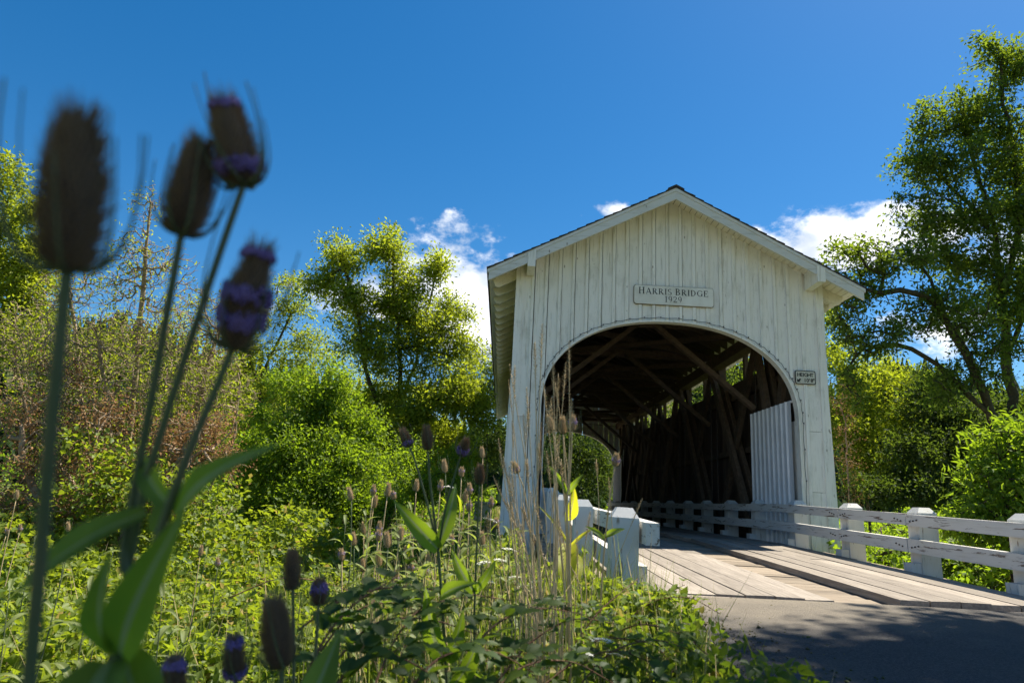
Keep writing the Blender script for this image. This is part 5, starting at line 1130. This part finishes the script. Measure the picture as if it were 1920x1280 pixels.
CN = [('sunlit bramble spray reaching over the deck edge past the guard rail end', [(1120, 1180, 3.6), (1180, 1145, 3.5), (1240, 1118, 3.5), (1285, 1095, 3.5)], .062, 13, 'leaf_bramble'),
      ('bramble tip trailing over the road beside the deck', [(1150, 1190, 3.4), (1220, 1130, 3.4), (1290, 1120, 3.35), (1350, 1150, 3.3)], .06, 13, 'leaf_bramble'),
      ('bramble cane hanging lowest over the asphalt', [(1130, 1200, 2.9), (1200, 1170, 2.8), (1280, 1190, 2.75), (1320, 1222, 2.72), (1352, 1246, 2.7)], .058, 15, 'leaf_bramble'),
      ('short bramble shoot along the foot of the near post', [(1060, 1230, 3.0), (1120, 1150, 3.1), (1165, 1110, 3.2), (1195, 1085, 3.3)], .07, 11, 'leaf_bramble'),
      ('bramble cane bowed across the middle of the weeds', [(560, 1180, 2.2), (640, 1125, 2.25), (740, 1100, 2.3), (850, 1110, 2.35), (960, 1125, 2.5)], .075, 20, 'leaf_bramble_shaded'),
      ('dark bramble cane arching low at the bottom centre', [(620, 1250, 1.9), (700, 1170, 1.95), (800, 1160, 2.0), (900, 1190, 2.1)], .07, 16, 'leaf_bramble_shaded'),
      ('bramble cane leaning toward the road at the bottom', [(930, 1280, 2.3), (1000, 1200, 2.4), (1080, 1160, 2.5), (1160, 1170, 2.6)], .066, 15, 'leaf_bramble_shaded'),
      ('bramble cane along the edge of the shaded road', [(1000, 1300, 2.2), (1080, 1240, 2.3), (1160, 1220, 2.4), (1240, 1250, 2.45)], .06, 15, 'leaf_bramble_shaded'),
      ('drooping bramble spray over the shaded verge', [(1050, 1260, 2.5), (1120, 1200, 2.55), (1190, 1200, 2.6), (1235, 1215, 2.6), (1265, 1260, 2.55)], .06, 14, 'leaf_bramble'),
      ('broad leaved bramble cane beside the upright teasel', [(560, 1290, 1.6), (620, 1180, 1.65), (680, 1120, 1.7), (740, 1085, 1.75)], .07, 14, 'leaf_bramble_shaded'),
      ('bramble cane in the dark corner below the tall teasel', [(760, 1300, 1.7), (830, 1230, 1.8), (920, 1220, 1.9), (1000, 1260, 2.0)], .07, 14, 'leaf_bramble_shaded'),
      ('red stemmed bramble cane crossing the sunlit field', [(430, 1120, 3.4), (520, 1085, 3.5), (600, 1090, 3.6), (690, 1120, 3.6)], .06, 12, 'leaf_bramble')]
CN += [('bramble cane over the dark leaves left of the tall teasel', [(600, 1220, 2.1), (660, 1150, 2.15), (730, 1130, 2.2), (800, 1150, 2.25)], .085, 18, 'leaf_bramble_shaded'),
       ('bramble cane rising through the dark leaves below the sunlit stand', [(700, 1290, 1.8), (740, 1200, 1.9), (790, 1140, 2.0), (860, 1120, 2.1)], .08, 18, 'leaf_bramble_shaded'),
       ('bramble cane running to the right below the white umbels', [(860, 1250, 2.0), (930, 1170, 2.1), (1010, 1140, 2.3), (1090, 1150, 2.5)], .08, 18, 'leaf_bramble_shaded'),
       ('lowest bramble cane at the bottom edge left of the road', [(900, 1320, 1.9), (980, 1250, 2.0), (1070, 1240, 2.1), (1150, 1280, 2.15)], .075, 18, 'leaf_bramble_shaded'),
       ('bramble cane at the bottom edge beside the nearest dark teasel', [(600, 1330, 1.5), (660, 1250, 1.6), (740, 1230, 1.65), (820, 1270, 1.7)], .08, 18, 'leaf_bramble_shaded'),
       ('bramble cane spreading over the grit at the road edge', [(1080, 1290, 2.3), (1150, 1220, 2.4), (1230, 1200, 2.5), (1300, 1220, 2.5)], .065, 16, 'leaf_bramble')]
for i, (lab, path, size, nl, m) in enumerate(CN): cane(lab, path, .0035, size, nl, m, 300+i, None)

# pale block standing in the meadow left of the far end
blk = thing('marker_block', 'small beige concrete block standing in the grass left of the portal', 'block', tuple(G(at(908, 925, 33))))
mb = MB(); mb.box(-.42, .42, -.2, .2, -.1, 1.15); mb.box(-.48, .48, -.26, .26, 1.152, 1.24); mb.build('block', MAT['concrete'], blk)
